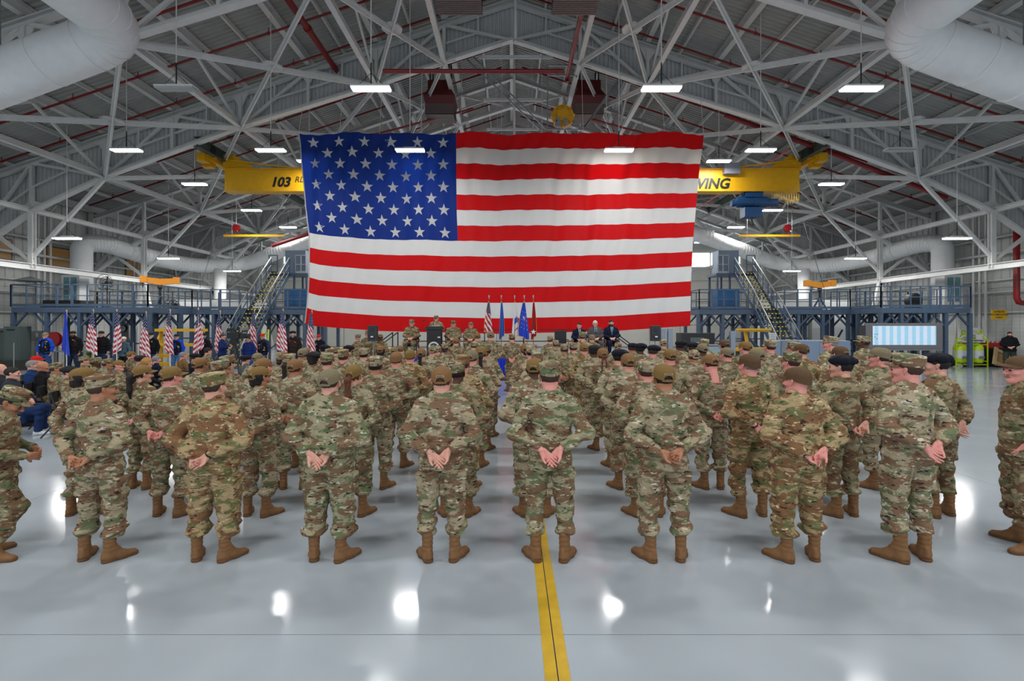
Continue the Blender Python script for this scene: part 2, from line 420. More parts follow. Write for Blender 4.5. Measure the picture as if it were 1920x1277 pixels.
# ---- skeletons: metres, standing height 1.78, facing +Y
def skel(pose, b):
    k = dict(hip=.93, lean=(0, 0)); wS = .190 * b.get('sh', 1); st = b.get('st', .13)
    k['hipj'] = [(-.095, 0, .92), (.095, 0, .92)]
    k['knee'] = [(-st * .93, .015, .5), (st * .93, .015, .5)]
    k['ank'] = [(-st, -.02, .1), (st, -.02, .1)]
    k['toe'] = b.get('toe', (28, -28)); k['cut'] = .225
    k['sho'] = [(-wS * .96, -.012, 1.405), (wS * .96, -.012, 1.405)]
    if pose == 'rest':
        ex = .318 * b.get('el', 1)
        k['elb'] = [(-ex, -.085, 1.155), (ex, -.085, 1.155)]
        v = b.get('hv', 0)
        if v == 0:
            k['wri'] = [(-.082, -.215, 1.03), (.080, -.19, 1.035)]
            k['hand'] = [('open', (.72, .02, -.68), (.2, -1, .1)), ('open', (-.66, -.1, -.74), (-.25, -1, .1))]
        elif v == 1:
            k['wri'] = [(-.10, -.20, 1.02), (.082, -.185, 1.03)]
            k['hand'] = [('open', (.9, -.05, -.42), (.1, -1, .25)), ('grip', (-.85, -.16, -.5), (.1, -.9, .5))]
        else:
            k['wri'] = [(-.075, -.185, 1.03), (.10, -.205, 1.05)]
            k['hand'] = [('grip', (.8, -.1, -.6), (-.1, -.9, .5)), ('open', (-.75, -.06, -.65), (-.2, -1, .1))]
    elif pose == 'side':
        k['elb'] = [(-.262, -.03, 1.16), (.262, -.03, 1.16)]; k['wri'] = [(-.262, .05, .92), (.262, .05, .92)]
        k['hand'] = [('open', (.1, .2, -1), (1, 0, 0)), ('open', (-.1, .2, -1), (-1, 0, 0))]
    elif pose == 'hold':                        # one hand holds a flag pole
        k['elb'] = [(-.262, -.03, 1.16), (.28, .02, 1.17)]; k['wri'] = [(-.262, .05, .92), (.27, .22, 1.10)]
        k['hand'] = [('open', (.1, .2, -1), (1, 0, 0)), ('grip', (.05, 1, .25), (-1, 0, 0))]
    elif pose == 'front':                       # hands joined in front
        k['elb'] = [(-.27, .0, 1.17), (.27, .0, 1.17)]; k['wri'] = [(-.09, .2, 1.06), (.09, .2, 1.03)]
        k['hand'] = [('open', (.9, .1, -.4), (0, -1, .2)), ('open', (-.9, .1, -.4), (0, -1, .2))]
    elif pose == 'talk':
        k['elb'] = [(-.29, .05, 1.2), (.29, .05, 1.2)]; k['wri'] = [(-.17, .28, 1.2), (.17, .28, 1.18)]
        k['hand'] = [('grip', (.5, .8, .3), (.6, -.5, 0)), ('open', (-.3, .9, 0), (0, 0, -1))]
    elif pose == 'pocket':                      # one arm hanging into a pocket, one bent
        k['elb'] = [(-.29, -.08, 1.17), (.29, -.07, 1.17)]; k['wri'] = [(-.2, .03, .98), (.2, .03, .98)]
        k['hand'] = [('open', (.3, .5, -1), (1, 0, 0)), ('open', (-.3, .5, -1), (-1, 0, 0))]
    elif pose == 'bend':                        # leaning forward over one bent leg
        k['lean'] = (0, .09); k['cut'] = .17; k['hipj'] = [(-.095, -.06, .87), (.095, -.04, .87)]; k['hip'] = .88
        k['knee'] = [(-.1, .07, .50), (.12, .16, .50)]; k['ank'] = [(-.12, -.10, .1), (.13, .02, .1)]
        dy = .045; k['sho'] = [(-wS, dy - .04, 1.32), (wS, dy - .04, 1.32)]
        k['elb'] = [(-.27, dy - .02, 1.06), (.27, dy - .02, 1.06)]; k['wri'] = [(-.12, dy + .2, 1.0), (.12, dy + .2, .98)]
        k['hand'] = [('open', (.8, .6, -.3), (0, -1, .2)), ('open', (-.8, .6, -.3), (0, -1, .2))]
    elif pose == 'sit':
        h = .50; dz = h - .93; k['hip'] = h + .03; k['cut'] = .2
        k['hipj'] = [(-.1, 0, h), (.1, 0, h)]; kx = b.get('kx', .15)
        k['knee'] = [(-kx, .44, .51), (kx, .44, .51)]; k['ank'] = [(-kx, .42, .1), (kx, .42, .1)]
        k['sho'] = [(-wS, -.03, 1.405 + dz + .03), (wS, -.03, 1.405 + dz + .03)]
        k['elb'] = [(-.27, .04, .78), (.27, .04, .78)]; k['wri'] = [(-.08, .25, .69), (.08, .25, .68)]
        k['hand'] = [('open', (.85, .4, -.2), (0, -.6, -.8)), ('open', (-.85, .4, -.2), (0, -.6, -.8))]
        k['toe'] = (8, -8)
    dz = k['sho'][0][2] - 1.405; dy = (k['sho'][0][1] + .012)
    k['head'] = (b.get('hx', 0), dy + .01 + (.07 if pose == 'bend' else 0), 1.63 + dz - (.05 if pose == 'bend' else 0))
    k['dz'] = dz; k['dy'] = dy
    return k

TOR = {'m': [(-.085, .207, .156, 0), (.0, .203, .152, -.008), (.10, .194, .142, 0), (.20, .196, .141, 0), (.33, .205, .146, -.004), (.44, .208, .134, -.012), (.49, .180, .115, -.018), (.535, .125, .088, -.022), (.575, .088, .078, -.02), (.60, .077, .074, -.014), (.635, .074, .073, -.006)],
       'h': [(-.085, .228, .180, .0), (.0, .226, .185, .0), (.10, .225, .188, .012), (.20, .224, .184, .01), (.33, .226, .168, 0), (.44, .218, .148, -.012), (.49, .19, .125, -.018), (.535, .138, .095, -.022), (.575, .098, .084, -.02), (.60, .084, .08, -.014), (.635, .080, .078, -.006)],
       's': [(-.085, .194, .147, 0), (.0, .188, .142, -.008), (.10, .180, .132, 0), (.20, .182, .131, 0), (.33, .188, .135, -.004), (.44, .194, .125, -.012), (.49, .17, .105, -.018), (.535, .115, .083, -.022), (.575, .082, .073, -.02), (.60, .073, .070, -.014), (.635, .070, .069, -.006)],
       'f': [(-.085, .203, .15, 0), (.0, .194, .148, -.012), (.10, .168, .126, 0), (.20, .160, .122, 0), (.33, .176, .134, 0), (.44, .180, .12, -.012), (.49, .150, .10, -.018), (.535, .105, .08, -.022), (.575, .076, .068, -.02), (.60, .068, .065, -.014), (.635, .065, .064, -.006)]}

def limb_dist(F, a, b):
    return F.rc(a, b, 0, 0)

def jacket_mesh(pose, b, k, seed, coll=.63, hem=-.085, h=.0115, style='uniform'):
    F = Fld((-.47, -.34, k['hip'] - .12), (.47, .45 if pose in ('sit', 'talk', 'front', 'hold') else (.62 if pose == 'bend' else .26), k['hip'] + .66), h)
    tb = TOR[b['t']]; tb = [r for r in tb if hem <= r[0] <= coll + .001]
    if tb[0][0] > hem: tb = [(hem,) + tuple(tb[0][1:])] + tb
    torso = F.prof(tb, k['hip'], k['lean'])
    F.u(torso)
    ar = {'m': 1.0, 'h': 1.14, 's': .92, 'f': .88}[b['t']]
    z0 = F.Z - k['hip']
    fold = (wrk(F, seed, 15, (0, 0, 1), .0105) + wrk(F, seed + 50, 34, (.25, 0, 1), .0045)) * np.clip((.42 - z0) * 3 + .35, .35, 1.1)
    for s in (0, 1):
        sh, el, wr = [np.array(k[q][s]) for q in ('sho', 'elb', 'wri')]
        up = F.rc(sh, el, .073 * ar, .064 * ar)
        F.u(up, .022)
        F.u(F.rc((np.sign(sh[0]) * .065, sh[1] - .008, sh[2] + .095 * ar), sh + np.array([-np.sign(sh[0]) * .03, 0, .012]), .045 * ar, .064 * ar), .04)
        we = wr + (el - wr) * .06
        fo = F.rc(el, we, .066 * ar, .049 * ar); fo = np.where(((F.X - we[0]) * (we - el)[0] + (F.Y - we[1]) * (we - el)[1] + (F.Z - we[2]) * (we - el)[2]) > .0, np.maximum(fo, .012), fo)
        F.u(fo, .02)
        near = np.exp(-((F.X - el[0]) ** 2 + (F.Y - el[1]) ** 2 + (F.Z - el[2]) ** 2) / .012)
        fold = fold * (1 + .7 * near)
    F.d = F.d + fold
    # armhole seams: shallow creases between sleeve and back
    for s, sg in ((0, -1), (1, 1)):
        sh = np.array(k['sho'][s]); c = sh + np.array([-sg * .012, 0, -.02])
        F.sub(F.rc(c + [-sg * .01, -.135, .05], c + [sg * .005, -.14, -.12], .010), .018); F.sub(F.rc(c + [sg * .005, -.14, -.12], c + [-sg * .005, -.15, -.24], .013), .018)
    # standing collar
    v, q = F.net()
    return v, q

def trouser_mesh(pose, b, k, seed, mil=True, h=.0115):
    sit = pose == 'sit'
    cut = k['cut'] if mil else .065
    F = Fld((-.30, -.26 if not pose == 'bend' else -.3, cut - .03), (.30, .62 if sit else (.38 if pose == 'bend' else .2), k['hip'] + .16), h)
    hp = k['hip']; g = {'m': 1.0, 'h': 1.16, 's': .93, 'f': 1.0}[b['t']]
    tb = TOR[b['t']]
    F.u(F.prof([(-.1, tb[1][1] * .86, tb[1][2] * .80, -.005), (-.02, tb[1][1] * .93, tb[1][2] * .90, -.005), (.13, tb[2][1] * .9, tb[2][2] * .9, 0)], hp, (0, k['lean'][1])))
    for s, sg in ((0, -1), (1, 1)):
        hj, kn, an = [np.array(k[q][s]) for q in ('hipj', 'knee', 'ank')]
        F.u(F.rc(hj + [0, -.008, -.03 if not sit else 0], kn, .110 * g, .086 * g), .03)
        if not sit: F.u(F.el(hj + [-sg * .008, -.05, -.02], (.098 * g, .092 * g, .105 * g)), .03)
        else: F.u(F.el(hj + [0, -.05, .03], (.105 * g, .11 * g, .09 * g)), .04)
        t = (kn[2] - .245) / (kn[2] - an[2]); lo = kn + (an - kn) * t
        if mil:
            F.u(F.rc(kn, lo + [0, 0, .03], .083 * g, .074 * g), .03)
            if pose == 'bend': F.u(F.rc(lo, an + [0, 0, .08], .06, .056), .02)
            F.u(F.el(lo + [0, 0, .02], (.088 * g, .090 * g, .05)), .025)
        else:
            F.u(F.rc(kn, an + [0, 0, -.02], .074 * g, .062 * g), .03)
        if mil:                                 # cargo pocket with its flap, and the smaller calf pocket
            m = hj * .45 + kn * .55; oz = .13 if not sit else 0
            if sit: F.u(F.box(m + [sg * .088, 0, .0], (.02, .09, .075), .012), .012)
            else:
                F.u(F.box(m + [sg * .088 * g, .0, .0], (.022, .075, .10), .012), .01)
                F.u(F.box(m + [sg * .096 * g, .0, .085], (.022, .082, .028), .008), .004)
                F.u(F.box(kn + (an - kn) * .32 + [sg * .066 * g, .01, 0], (.016, .045, .06), .01), .012)
    if not sit: F.sub(F.rc((0, -.19, hp - .12), (0, -.15, hp + .02), .006), .02)
    z = F.Z
    amp = .55 + .8 * np.exp(-((z - .5) / .10) ** 2) + 1.1 * np.exp(-((z - .3) / .07) ** 2) + .5 * np.exp(-((z - hp + .1) / .05) ** 2)
    F.d = F.d + (wrk(F, seed + 5, 19, (0, 0, 1), .0095) + wrk(F, seed + 70, 38, (.3, 0, 1), .004)) * (amp if mil else amp * .7)
    F.cut(cut - F.Z)
    return F.net()

def core_mesh(pose, b, k):
    """the body under the clothes, coarse"""
    F = Fld((-.38, -.32, .02), (.38, .52, k['hip'] + .66), .026)
    hp = k['hip']; dy = k['dy']
    F.u(F.rc((0, 0, hp), (0, dy - .02, hp + .48), .10, .10, ((0, 1, 0), 1.2)))
    F.u(F.rc((0, dy - .02, hp + .5), (0, dy - .03 + (.1 if pose == 'bend' else 0), hp + .62 - (.05 if pose == 'bend' else 0)), .05), .03)
    for s in (0, 1):
        F.u(F.rc(k['sho'][s], k['elb'][s], .045, .036), .02); F.u(F.rc(k['elb'][s], k['wri'][s], .034, .025), .02)
        F.u(F.rc(k['hipj'][s], k['knee'][s], .06, .046), .02); F.u(F.rc(k['knee'][s], k['ank'][s], .040, .024), .02)
    return F.net()

def wrist_mesh(k, s):
    el, wr = np.array(k['elb'][s]), np.array(k['wri'][s]); a = wr + (el - wr) * .28; d = np.array(k['hand'][s][1], float); d /= np.linalg.norm(d)
    lo = np.minimum(a, wr) - .06; hi = np.maximum(a, wr) + .06
    F = Fld(tuple(lo), tuple(hi), .007); F.u(F.rc(a, wr, .032, .0255)); F.u(F.rc(wr, wr + d * .02, .0255, .024), .01)
    return F.net()

def head_matrix(k, yaw, pitch):
    return Matrix.Translation(k['head']) @ Matrix.Rotation(R(yaw), 4, 'Z') @ Matrix.Rotation(R(pitch), 4, 'X') @ Matrix.Scale(1.07, 4)

# ---- boots, shoes
def build_boot(kind):
    F = Fld((-.07, -.12, -.01), (.07, .24, .30 if kind == 'boot' else .13), .0065)
    F.u(F.rc((0, -.035, .045), (0, .08, .035), .042, .036, ((0, 0, 1), .95)))
    F.u(F.rc((0, .06, .036), (.0, .155, .026), .045, .038, ((0, 0, 1), 1.25)), .03)
    if kind == 'boot':
        F.u(F.rc((0, -.03, .06), (0, -.022, .27), .044, .052), .03)
        F.u(F.rc((0, .05, .07), (0, .01, .12), .03, .035), .03)
        F.u(F.rc((0, -.075, .05), (0, -.068, .10), .02, .018), .02)
        F.d += .0022 * np.sin(F.Z * 150) * (F.Z > .11)
        F.cut(F.Z - .285)
    else:
        F.u(F.rc((0, -.035, .05), (0, -.02, .10), .038, .042), .02); F.cut(F.Z - .115)
    F.cut(.022 - F.Z)
    up = F.net()
    G = Fld((-.07, -.12, -.012), (.07, .24, .045), .0065)
    G.u(G.rc((0, -.045, .015), (0, .03, .015), .047, .04)); G.u(G.rc((0, .03, .015), (0, .07, .015), .04, .05), .02); G.u(G.rc((0, .07, .015), (0, .16, .017), .05, .042), .02)
    G.cut(G.Z - .028); G.cut(-G.Z)
    G.cut(-G.box((0, .012, -.002), (.08, .022, .008), .001))
    return tomesh(kind, [up + (0,)], [M_boot]), tomesh('sole', [G.net() + (0,)], [M_boot])
BOOT = {q: build_boot(q) for q in ('boot', 'shoe')}

# ---- headgear (origin at head centre, facing +Y)
def dome_mesh(name, m, rx, ry, rz, zf, zb, opening, brim=True, nseg=96, nr=30):
    P = np.zeros((nr + 1, nseg, 3)); a = np.arange(nseg) * 2 * math.pi / nseg
    zr = zb + (zf - zb) * (1 + np.sin(a)) / 2
    for i in range(nr + 1):
        t = i / nr; ph = min(1, t / .65) * math.pi / 2; r = max(1e-3, math.sin(ph) ** .92)
        P[i, :, 0] = rx * r * np.cos(a); P[i, :, 1] = -.01 + ry * r * np.sin(a)
        P[i, :, 2] = .058 + (rz - .028) * math.cos(ph) if t <= .65 else .058 + (zr - .058) * (t - .65) / .35
    Q = P.copy(); Q[:, :, 0] *= .955; Q[:, :, 1] = -.01 + (Q[:, :, 1] + .01) * .965; Q[:20, :, 2] -= .004
    N1 = (nr + 1) * nseg; fs = []; seam = .0012
    for j in range(nseg):                       # six stitched panels leave shallow seams
        if j % (nseg // 6) == nseg // 12: P[1:20, j] -= (P[1:20, j] - np.array([0, -.01, .03])) * .012
    for i in range(nr):
        for j in range(nseg):
            k = (j + 1) % nseg
            c = (P[i, j] + P[i + 1, k]) / 2
            if opening and c[1] < -.03:
                zz = c[2] - (zb + .014)
                if zz > 0 and (c[0] / .037) ** 2 + (zz / .034) ** 2 < 1: continue
            f = (i * nseg + j, (i + 1) * nseg + j, (i + 1) * nseg + k, i * nseg + k)
            fs.append(f); fs.append(tuple(N1 + q for q in reversed(f)))
    for j in range(nseg):
        k = (j + 1) % nseg; b = nr * nseg; fs.append((b + j, N1 + b + j, N1 + b + k, b + k))
    mb = MB().add(np.concatenate([P.reshape(-1, 3), Q.reshape(-1, 3)]).tolist(), fs)
    if brim:
        n = 20; bv = []
        for side in (0, -.004):
            for i in range(n + 1):
                an = R(22 + 136 * i / n); ca, sa = math.cos(an), math.sin(an)
                for q in range(4):
                    t = q / 3; bv.append((rx * ca, -.01 + ry * sa + t * .072 * max(0, math.sin(math.pi * i / n)) ** .55, zf + .006 - .018 * t - .02 * ca ** 2 + side))
        m2 = (n + 1) * 4; bf = []
        for i in range(n):
            for q in range(3):
                a_ = i * 4 + q; bf.append((a_, a_ + 1, a_ + 5, a_ + 4)); bf.append((m2 + a_, m2 + a_ + 4, m2 + a_ + 5, m2 + a_ + 1))
            a_ = i * 4 + 3; bf.append((a_, m2 + a_, m2 + a_ + 4, a_ + 4))
        mb.add(bv, bf)
    return mb.mesh(name, m, True)

def band(name, m, rx, ry, z0, z1, a0, a1, out=.003, n=14, cy=-.01, tilt=0.0):
    mb = MB()
    for i in range(n):
        A = [R(a0 + (a1 - a0) * (i + q) / n) for q in (0, 1)]
        P = []
        for a in A:
            for (o, z) in ((0, z0), (out, z0), (out, z1), (0, z1)):
                P.append(((rx + o - tilt * (z - z0)) * math.cos(a), cy + (ry + o - tilt * (z - z0)) * math.sin(a), z))
        mb.add(P, [(0, 4, 5, 1), (1, 5, 6, 2), (2, 6, 7, 3), (3, 7, 4, 0)] + ([(0, 1, 2, 3)] if i == 0 else []) + ([(7, 6, 5, 4)] if i == n - 1 else []))
    return mb.mesh(name, m)
CAPM = {}
for nm, mm in (('ball', M_capcloth), ('ballcamo', M_camo)):
    CAPM[nm] = dome_mesh(nm, mm, .0885, .112, .102, .05, .002, True)
CAPM['closed'] = dome_mesh('closed', M_capcloth, .0885, .112, .102, .048, -.008, False)
def patrol_mesh(m):
    mb = MB(); n = 40
    prof = [(r_, z_ * 1.14) for r_, z_ in [(.083, 0), (.0865, .002), (.0875, .03), (.0875, .031), (.0865, .034), (.091, .076), (.0915, .082), (.087, .088), (.055, .093), (.012, .094)]]
    vs = []
    for r, z in prof:
        for j in range(n):
            a = 2 * math.pi * j / n; s = math.sin(a); rr = r * (1 + .018 * math.sin(5 * a + z * 60))
            vs.append((rr * math.cos(a), -.01 + (rr + .021) * s, .027 + z + .022 * (1 + s) / 2 * (1 - z * 5)))
    fs = [(i * n + j, i * n + (j + 1) % n, (i + 1) * n + (j + 1) % n, (i + 1) * n + j) for i in range(len(prof) - 1) for j in range(n)]
    fs += [tuple((len(prof) - 1) * n + j for j in range(n)), tuple(reversed(range(n)))]
    mb.add(vs, fs)
    n = 16; bv = []
    for side in (0, .004):
        for i in range(n + 1):
            a = R(25 + 130 * i / n)
            for q in range(3):
                t = q / 2; bv.append((.087 * math.cos(a), -.01 + .107 * math.sin(a) + t * .062 * math.sin(math.pi * i / n) ** .5, .050 - .014 * t + side - .018 * math.cos(a) ** 2))
    m2 = (n + 1) * 3; bf = []
    for i in range(n):
        for q in range(2):
            a = i * 3 + q; bf.append((a, a + 3, a + 4, a + 1)); bf.append((m2 + a, m2 + a + 1, m2 + a + 4, m2 + a + 3))
        bf.append((i * 3 + 2, i * 3 + 5, m2 + i * 3 + 5, m2 + i * 3 + 2))
    mb.add(bv, bf)
    return mb.mesh('patrol_cap', m, True)
CAPM['patrol'] = patrol_mesh(M_camo)
def beret_mesh():
    F = Fld((-.16, -.16, -.02), (.18, .16, .17), .0075)
    F.u(F.el((.018, -.012, .085), (.106, .124, .05)))
    F.u(F.el((0, -.012, .055), (.088, .113, .045)), .02)
    F.u(F.el((.085, .0, .055), (.045, .09, .03)), .04)
    F.d += .003 * np.sin(F.X * 60 + 3 * np.sin(F.Y * 25))
    return tomesh('beret', [F.net() + (0,)], [M_capcloth])
CAPM['beret'] = beret_mesh()
M_tape = objcol('tape', .85, noise=.03)
M_stitch = mat('tape_stitch', rgb(92, 60, 45), .9)
def tape(rx, ry, z0, z1, a0, a1, tilt):
    me = band('name_tape', M_tape, rx, ry, z0, z1, a0, a1, .003, tilt=tilt); mb = MB()
    mb.v = [tuple(v.co) for v in me.vertices]; mb.f = [tuple(p.vertices) for p in me.polygons]; mb.mi = [0] * len(mb.f)
    for q in range(8):                          # embroidered letters, too small to read
        an = R(a0 + (a1 - a0) * (q + 1.2) / 10.4); zc = (z0 + z1) / 2
        mb.box(((rx + .003) * math.cos(an), -.01 + (ry + .003) * math.sin(an), zc), (.0045 if q % 3 else .003, .0025, (z1 - z0) * .55), 1, Matrix.Rotation(an + math.pi / 2, 3, 'Z'))
    return mb.mesh('name_tape', [M_tape, M_stitch])
STRAP = band('cap_strap', M_capcloth, .0885, .1115, -.002, .014, 236, 304, .004)
TAPE_BALL = tape(.0885, .1115, .054, .070, 247, 293, .10)
TAPE_PATROL = tape(.0865, .1075, .030, .047, 245, 295, 0)

# ---- hair
def hair_mesh(kind, capped=False):
    F = Fld((-.13, -.22, -.48), (.13, .12, .15), .0068)
    head_sdf(F, False, .006 if kind in ('short', 'fade', 'gray') or capped else .013)
    back = np.clip(-F.Y / .06, -1, 1)
    zl = np.where(F.Y < 0, -.002 - .056 * np.clip(-F.Y / .05, 0, 1), .0 + F.Y * .62)
    if kind == 'fade': zl = zl + .012
    F.cut(zl - F.Z)
    F.cut(F.Y - .085)
    F.sub(F.rc((-.2, .005, -.008), (.2, .005, -.008), .024), .01)
    if kind == 'pony':
        F.u(F.rc((0, -.105, .0), (0, -.15, -.03), .022, .032), .02); F.u(F.rc((0, -.15, -.03), (.006, -.155, -.2), .034, .030), .02); F.u(F.rc((.006, -.155, -.2), (.012, -.145, -.30), .030, .012), .02)
        F.d += .0035 * np.sin(F.X * 190 + 2 * np.sin(F.Z * 40))
    elif kind == 'bun':
        F.u(F.el((0, -.115, -.035), (.042, .034, .038)), .02); F.d += .002 * np.sin(F.Z * 200 + 30 * F.X)
    elif kind == 'braids':
        for s in (-1, 1):
            F.u(F.rc((s * .02, -.10, -.03), (s * .034, -.125, -.09), .017, .013), .01)
            F.u(F.rc((s * .034, -.125, -.09), (s * .036, -.13, -.30), .013, .010), .01)
        F.d += .003 * np.sin(F.Z * 210) * (F.Z < -.07)
    elif kind == 'long':
        F.u(F.rc((0, -.07, .02), (0, -.09, -.17), .075, .055, ((0, 1, 0), 1.6)), .03); F.d += .003 * np.sin(F.X * 150)
    elif kind == 'bob':
        F.u(F.rc((-.05, -.05, .03), (-.045, -.045, -.05), .042, .03), .03); F.u(F.rc((.05, -.05, .03), (.045, -.045, -.05), .042, .03), .03); F.u(F.rc((0, -.07, .03), (0, -.08, -.055), .045, .038), .03)
        F.d += .003 * np.sin(F.X * 130 + F.Z * 40)
    F.sub(F.el((0, -.012, .03), (.070, .090, .082)))
    if capped: F.cut(F.Z - .045)
    v, q = F.net()
    return tomesh('hair_' + kind, [(v, q, 0)], [M_hair])
HAIRM = {}
def get_hair(kind, capped):
    if (kind, capped) not in HAIRM: HAIRM[(kind, capped)] = hair_mesh(kind, capped)
    return HAIRM[(kind, capped)]
def beard_mesh():
    F = Fld((-.1, -.02, -.16), (.1, .14, .02), .007); head_sdf(F, False, .011)
    F.u(F.rc((0, .06, -.09), (0, .07, -.115), .035, .03), .02)
    F.cut(F.Z + .028 - np.clip(.09 - F.Y, 0, .1) * .4); F.cut(.0 - F.Y); F.sub(F.rc((-.018, .11, -.052), (.018, .11, -.052), .01), .005)
    return tomesh('beard', [F.net() + (0,)], [M_hair])
BEARD = beard_mesh()

# ---- assembling a person; meshes are cached by what shapes them
CACHE = {}
def cached(key, fn):
    if key not in CACHE: CACHE[key] = fn()
    return CACHE[key]
BUILDS = {'m0': dict(t='m', st=.135), 'm1': dict(t='m', hv=1, st=.15, sh=1.02, el=1.02), 'm2': dict(t='s', hv=2, st=.12), 'h0': dict(t='h', st=.15, sh=1.08, el=1.1, hv=2),
          'h1': dict(t='h', st=.14, sh=1.06, el=1.06, hv=0), 'f0': dict(t='f', st=.13, sh=.88, el=.92, hv=1), 's0': dict(t='s', hv=0, st=.14)}
SEED = {k: i * 7 + 3 for i, k in enumerate(BUILDS)}
TINTS = {'n': (1.0, 1.0, 1.0), 'g': (.93, 1.0, .97), 'b': (1.05, .93, .76), 'd': (.86, .84, .78), 'l': (1.08, 1.1, 1.12)}
SKINC = {'l': rgb(214, 158, 138), 'p': rgb(222, 150, 138), 'm': rgb(176, 122, 92), 'd': rgb(88, 58, 44)}
HAIRC = {'k': rgb(28, 22, 22), 'b': rgb(66, 44, 34), 'r': rgb(96, 52, 32), 'y': rgb(168, 122, 66), 'g': rgb(130, 126, 124), 'w': rgb(205, 202, 198)}
CAPC = {'b': rgb(128, 95, 62), 'o': rgb(124, 98, 56), 't': rgb(122, 112, 88), 'n': rgb(22, 24, 34), 'k': (1, 1, 1, 1), 'w': rgb(215, 212, 205), 'r': rgb(200, 32, 30), 'x': rgb(38, 36, 38), 'v': rgb(92, 70, 50)}

def part(name, me, parent, col=None, M=None):
    o = bpy.data.objects.new(name, me); C.objects.link(o); o.parent = parent
    if M is not None: o.matrix_local = M
    if col is not None: o.color = tuple(col)[:3] + (1,)
    return o

def person(x, y, z=0, rz=0, h=1.78, pose='rest', build='m0', yaw=0, pitch=0, skin='l', sex=None, cap=None, capc='b', hair=None, hairc='b',
           tint='n', label='', group=None, outfit='uniform', top=None, bottom=None, shoe='boot', shoec=None, tape=True, beard=None, extra=None, toe=None):
    b = BUILDS[build]; sex = sex or ('f' if build[0] == 'f' else 'm'); k = skel(pose, b); mil = outfit == 'uniform'
    def mk_body():
        ps = [core_mesh(pose, b, k) + (0,)]
        for s in (0, 1):
            kd, d, n = k['hand'][s]; ps.append(hand_at(kd, k['wri'][s], d, n, s == 1)); ps.append(wrist_mesh(k, s) + (0,))
        return ps
    base = cached(('body', pose, build), mk_body)
    HM = head_matrix(k, yaw, pitch)
    def mk_full():
        A = np.array(HM)
        return tomesh('person', base + [(xf(v, A), q, m) for v, q, m in HEADS[sex]], [M_skin, M_eye, M_brow, M_lip])
    me = cached(('full', pose, build, sex, yaw, pitch), mk_full)
    root = bpy.data.objects.new('person', me); C.objects.link(root)
    root.color = SKINC[skin]
    sc = h / 1.78
    if pose == 'sit' and h is None: sc = 1
    root.location = (x, y, z); root.rotation_euler = (0, 0, rz); root.scale = (sc, sc, sc)
    tag(root, label, 'person', group)
    coll = .63 if mil else .60
    jm = cached(('jacket', pose, build, coll, mil), lambda: tomesh('jacket', [jacket_mesh(pose, b, k, SEED[build], coll) + (0,)], [M_camo if mil else M_cloth]))
    j = part('jacket', jm, root, TINTS[tint] if mil else top)
    tm = cached(('trousers', pose, build, mil), lambda: tomesh('trousers', [trouser_mesh(pose, b, k, SEED[build], mil) + (0,)], [M_camo if mil else M_cloth]))
    part('trousers', tm, root, TINTS[tint] if mil else bottom)
    bc = shoec or (rgb(128, 92, 60) if shoe == 'boot' else rgb(40, 36, 34))
    te = toe or k['toe']
    for s in (0, 1):
        an = k['ank'][s]; M = Matrix.Translation((an[0], an[1] + .0, 0)) @ Matrix.Rotation(R(te[s]), 4, 'Z')
        bo = part(shoe, BOOT[shoe][0], root, bc, M)
        so = part('sole', BOOT[shoe][1], bo, tuple(c * .62 for c in bc[:3]))
    hc = HAIRC.get(hairc, HAIRC['b'])
    if hair: part('hair', get_hair(hair, bool(cap)), root, hc, HM)
    if beard: part('beard', BEARD, root, HAIRC[beard], HM)
    if cap:
        cm = CAPM[cap]; cc = CAPC[capc]
        tilt = Matrix.Rotation(R(4 if cap != 'beret' else 0), 4, 'X')
        co = part({'patrol': 'patrol_cap', 'beret': 'beret'}.get(cap, 'ball_cap'), cm, root, cc if capc != 'k' else TINTS[tint], HM @ tilt)
        if cap in ('ball', 'ballcamo'):
            part('cap_strap', STRAP, co, cc if cap == 'ball' else (.45, .4, .3))
            if tape: part('name_tape', TAPE_BALL, co, rgb(168, 150, 120))
        elif cap == 'patrol' and tape: part('name_tape', TAPE_PATROL, co, rgb(176, 160, 134))
    if extra: extra(root, k, HM)
    return root
# ================= THE HANGAR =================
XW, Y0, Y1 = 26.5, -9.0, 48.0
def roofz(x): return 18.25 - .335 * abs(x)
CH = [(0, 15.8), (3.25, 14.75), (6.5, 13.65), (13, 11.65), (19.5, 9.25), (23, 7.6), (26.3, 5.3)]
def chz(x): return float(np.interp(abs(x), [c[0] for c in CH], [c[1] for c in CH]))
TY = [16, 23, 30, 37, 44]
M_white = mat('painted_steel_white', rgb(205, 206, 204), .5, noise=.05, nscale=3)
M_deck = mat('roof_deck_paint', rgb(158, 158, 154), .6, noise=.10, nscale=1.2)
M_wall = mat('wall_paint', rgb(188, 190, 186), .7, noise=.05, nscale=1.5)
M_wall2 = mat('door_panel_paint', rgb(206, 205, 196), .6, noise=.04, nscale=1.0)
M_red = mat('sprinkler_red', rgb(126, 18, 22), .4, noise=.05)
M_duct = mat('duct_paint', rgb(222, 224, 224), .5, noise=.03, nscale=4, bump=.05)
M_yel = mat('crane_yellow', rgb(214, 160, 10), .45, noise=.06, nscale=4)
M_blk = mat('black_paint', rgb(24, 24, 26), .5)
M_gal = mat('galvanised', rgb(150, 154, 156), .4, .7, noise=.08, nscale=15)
M_blue = mat('stand_blue_grey', rgb(66, 84, 106), .5, noise=.08, nscale=6)
M_led = mat('led_diffuser', (1, 1, 1, 1), .5, emit=(.93, .96, 1, 1), estr=14)
M_off = mat('unlit_diffuser', rgb(165, 168, 168), .4)

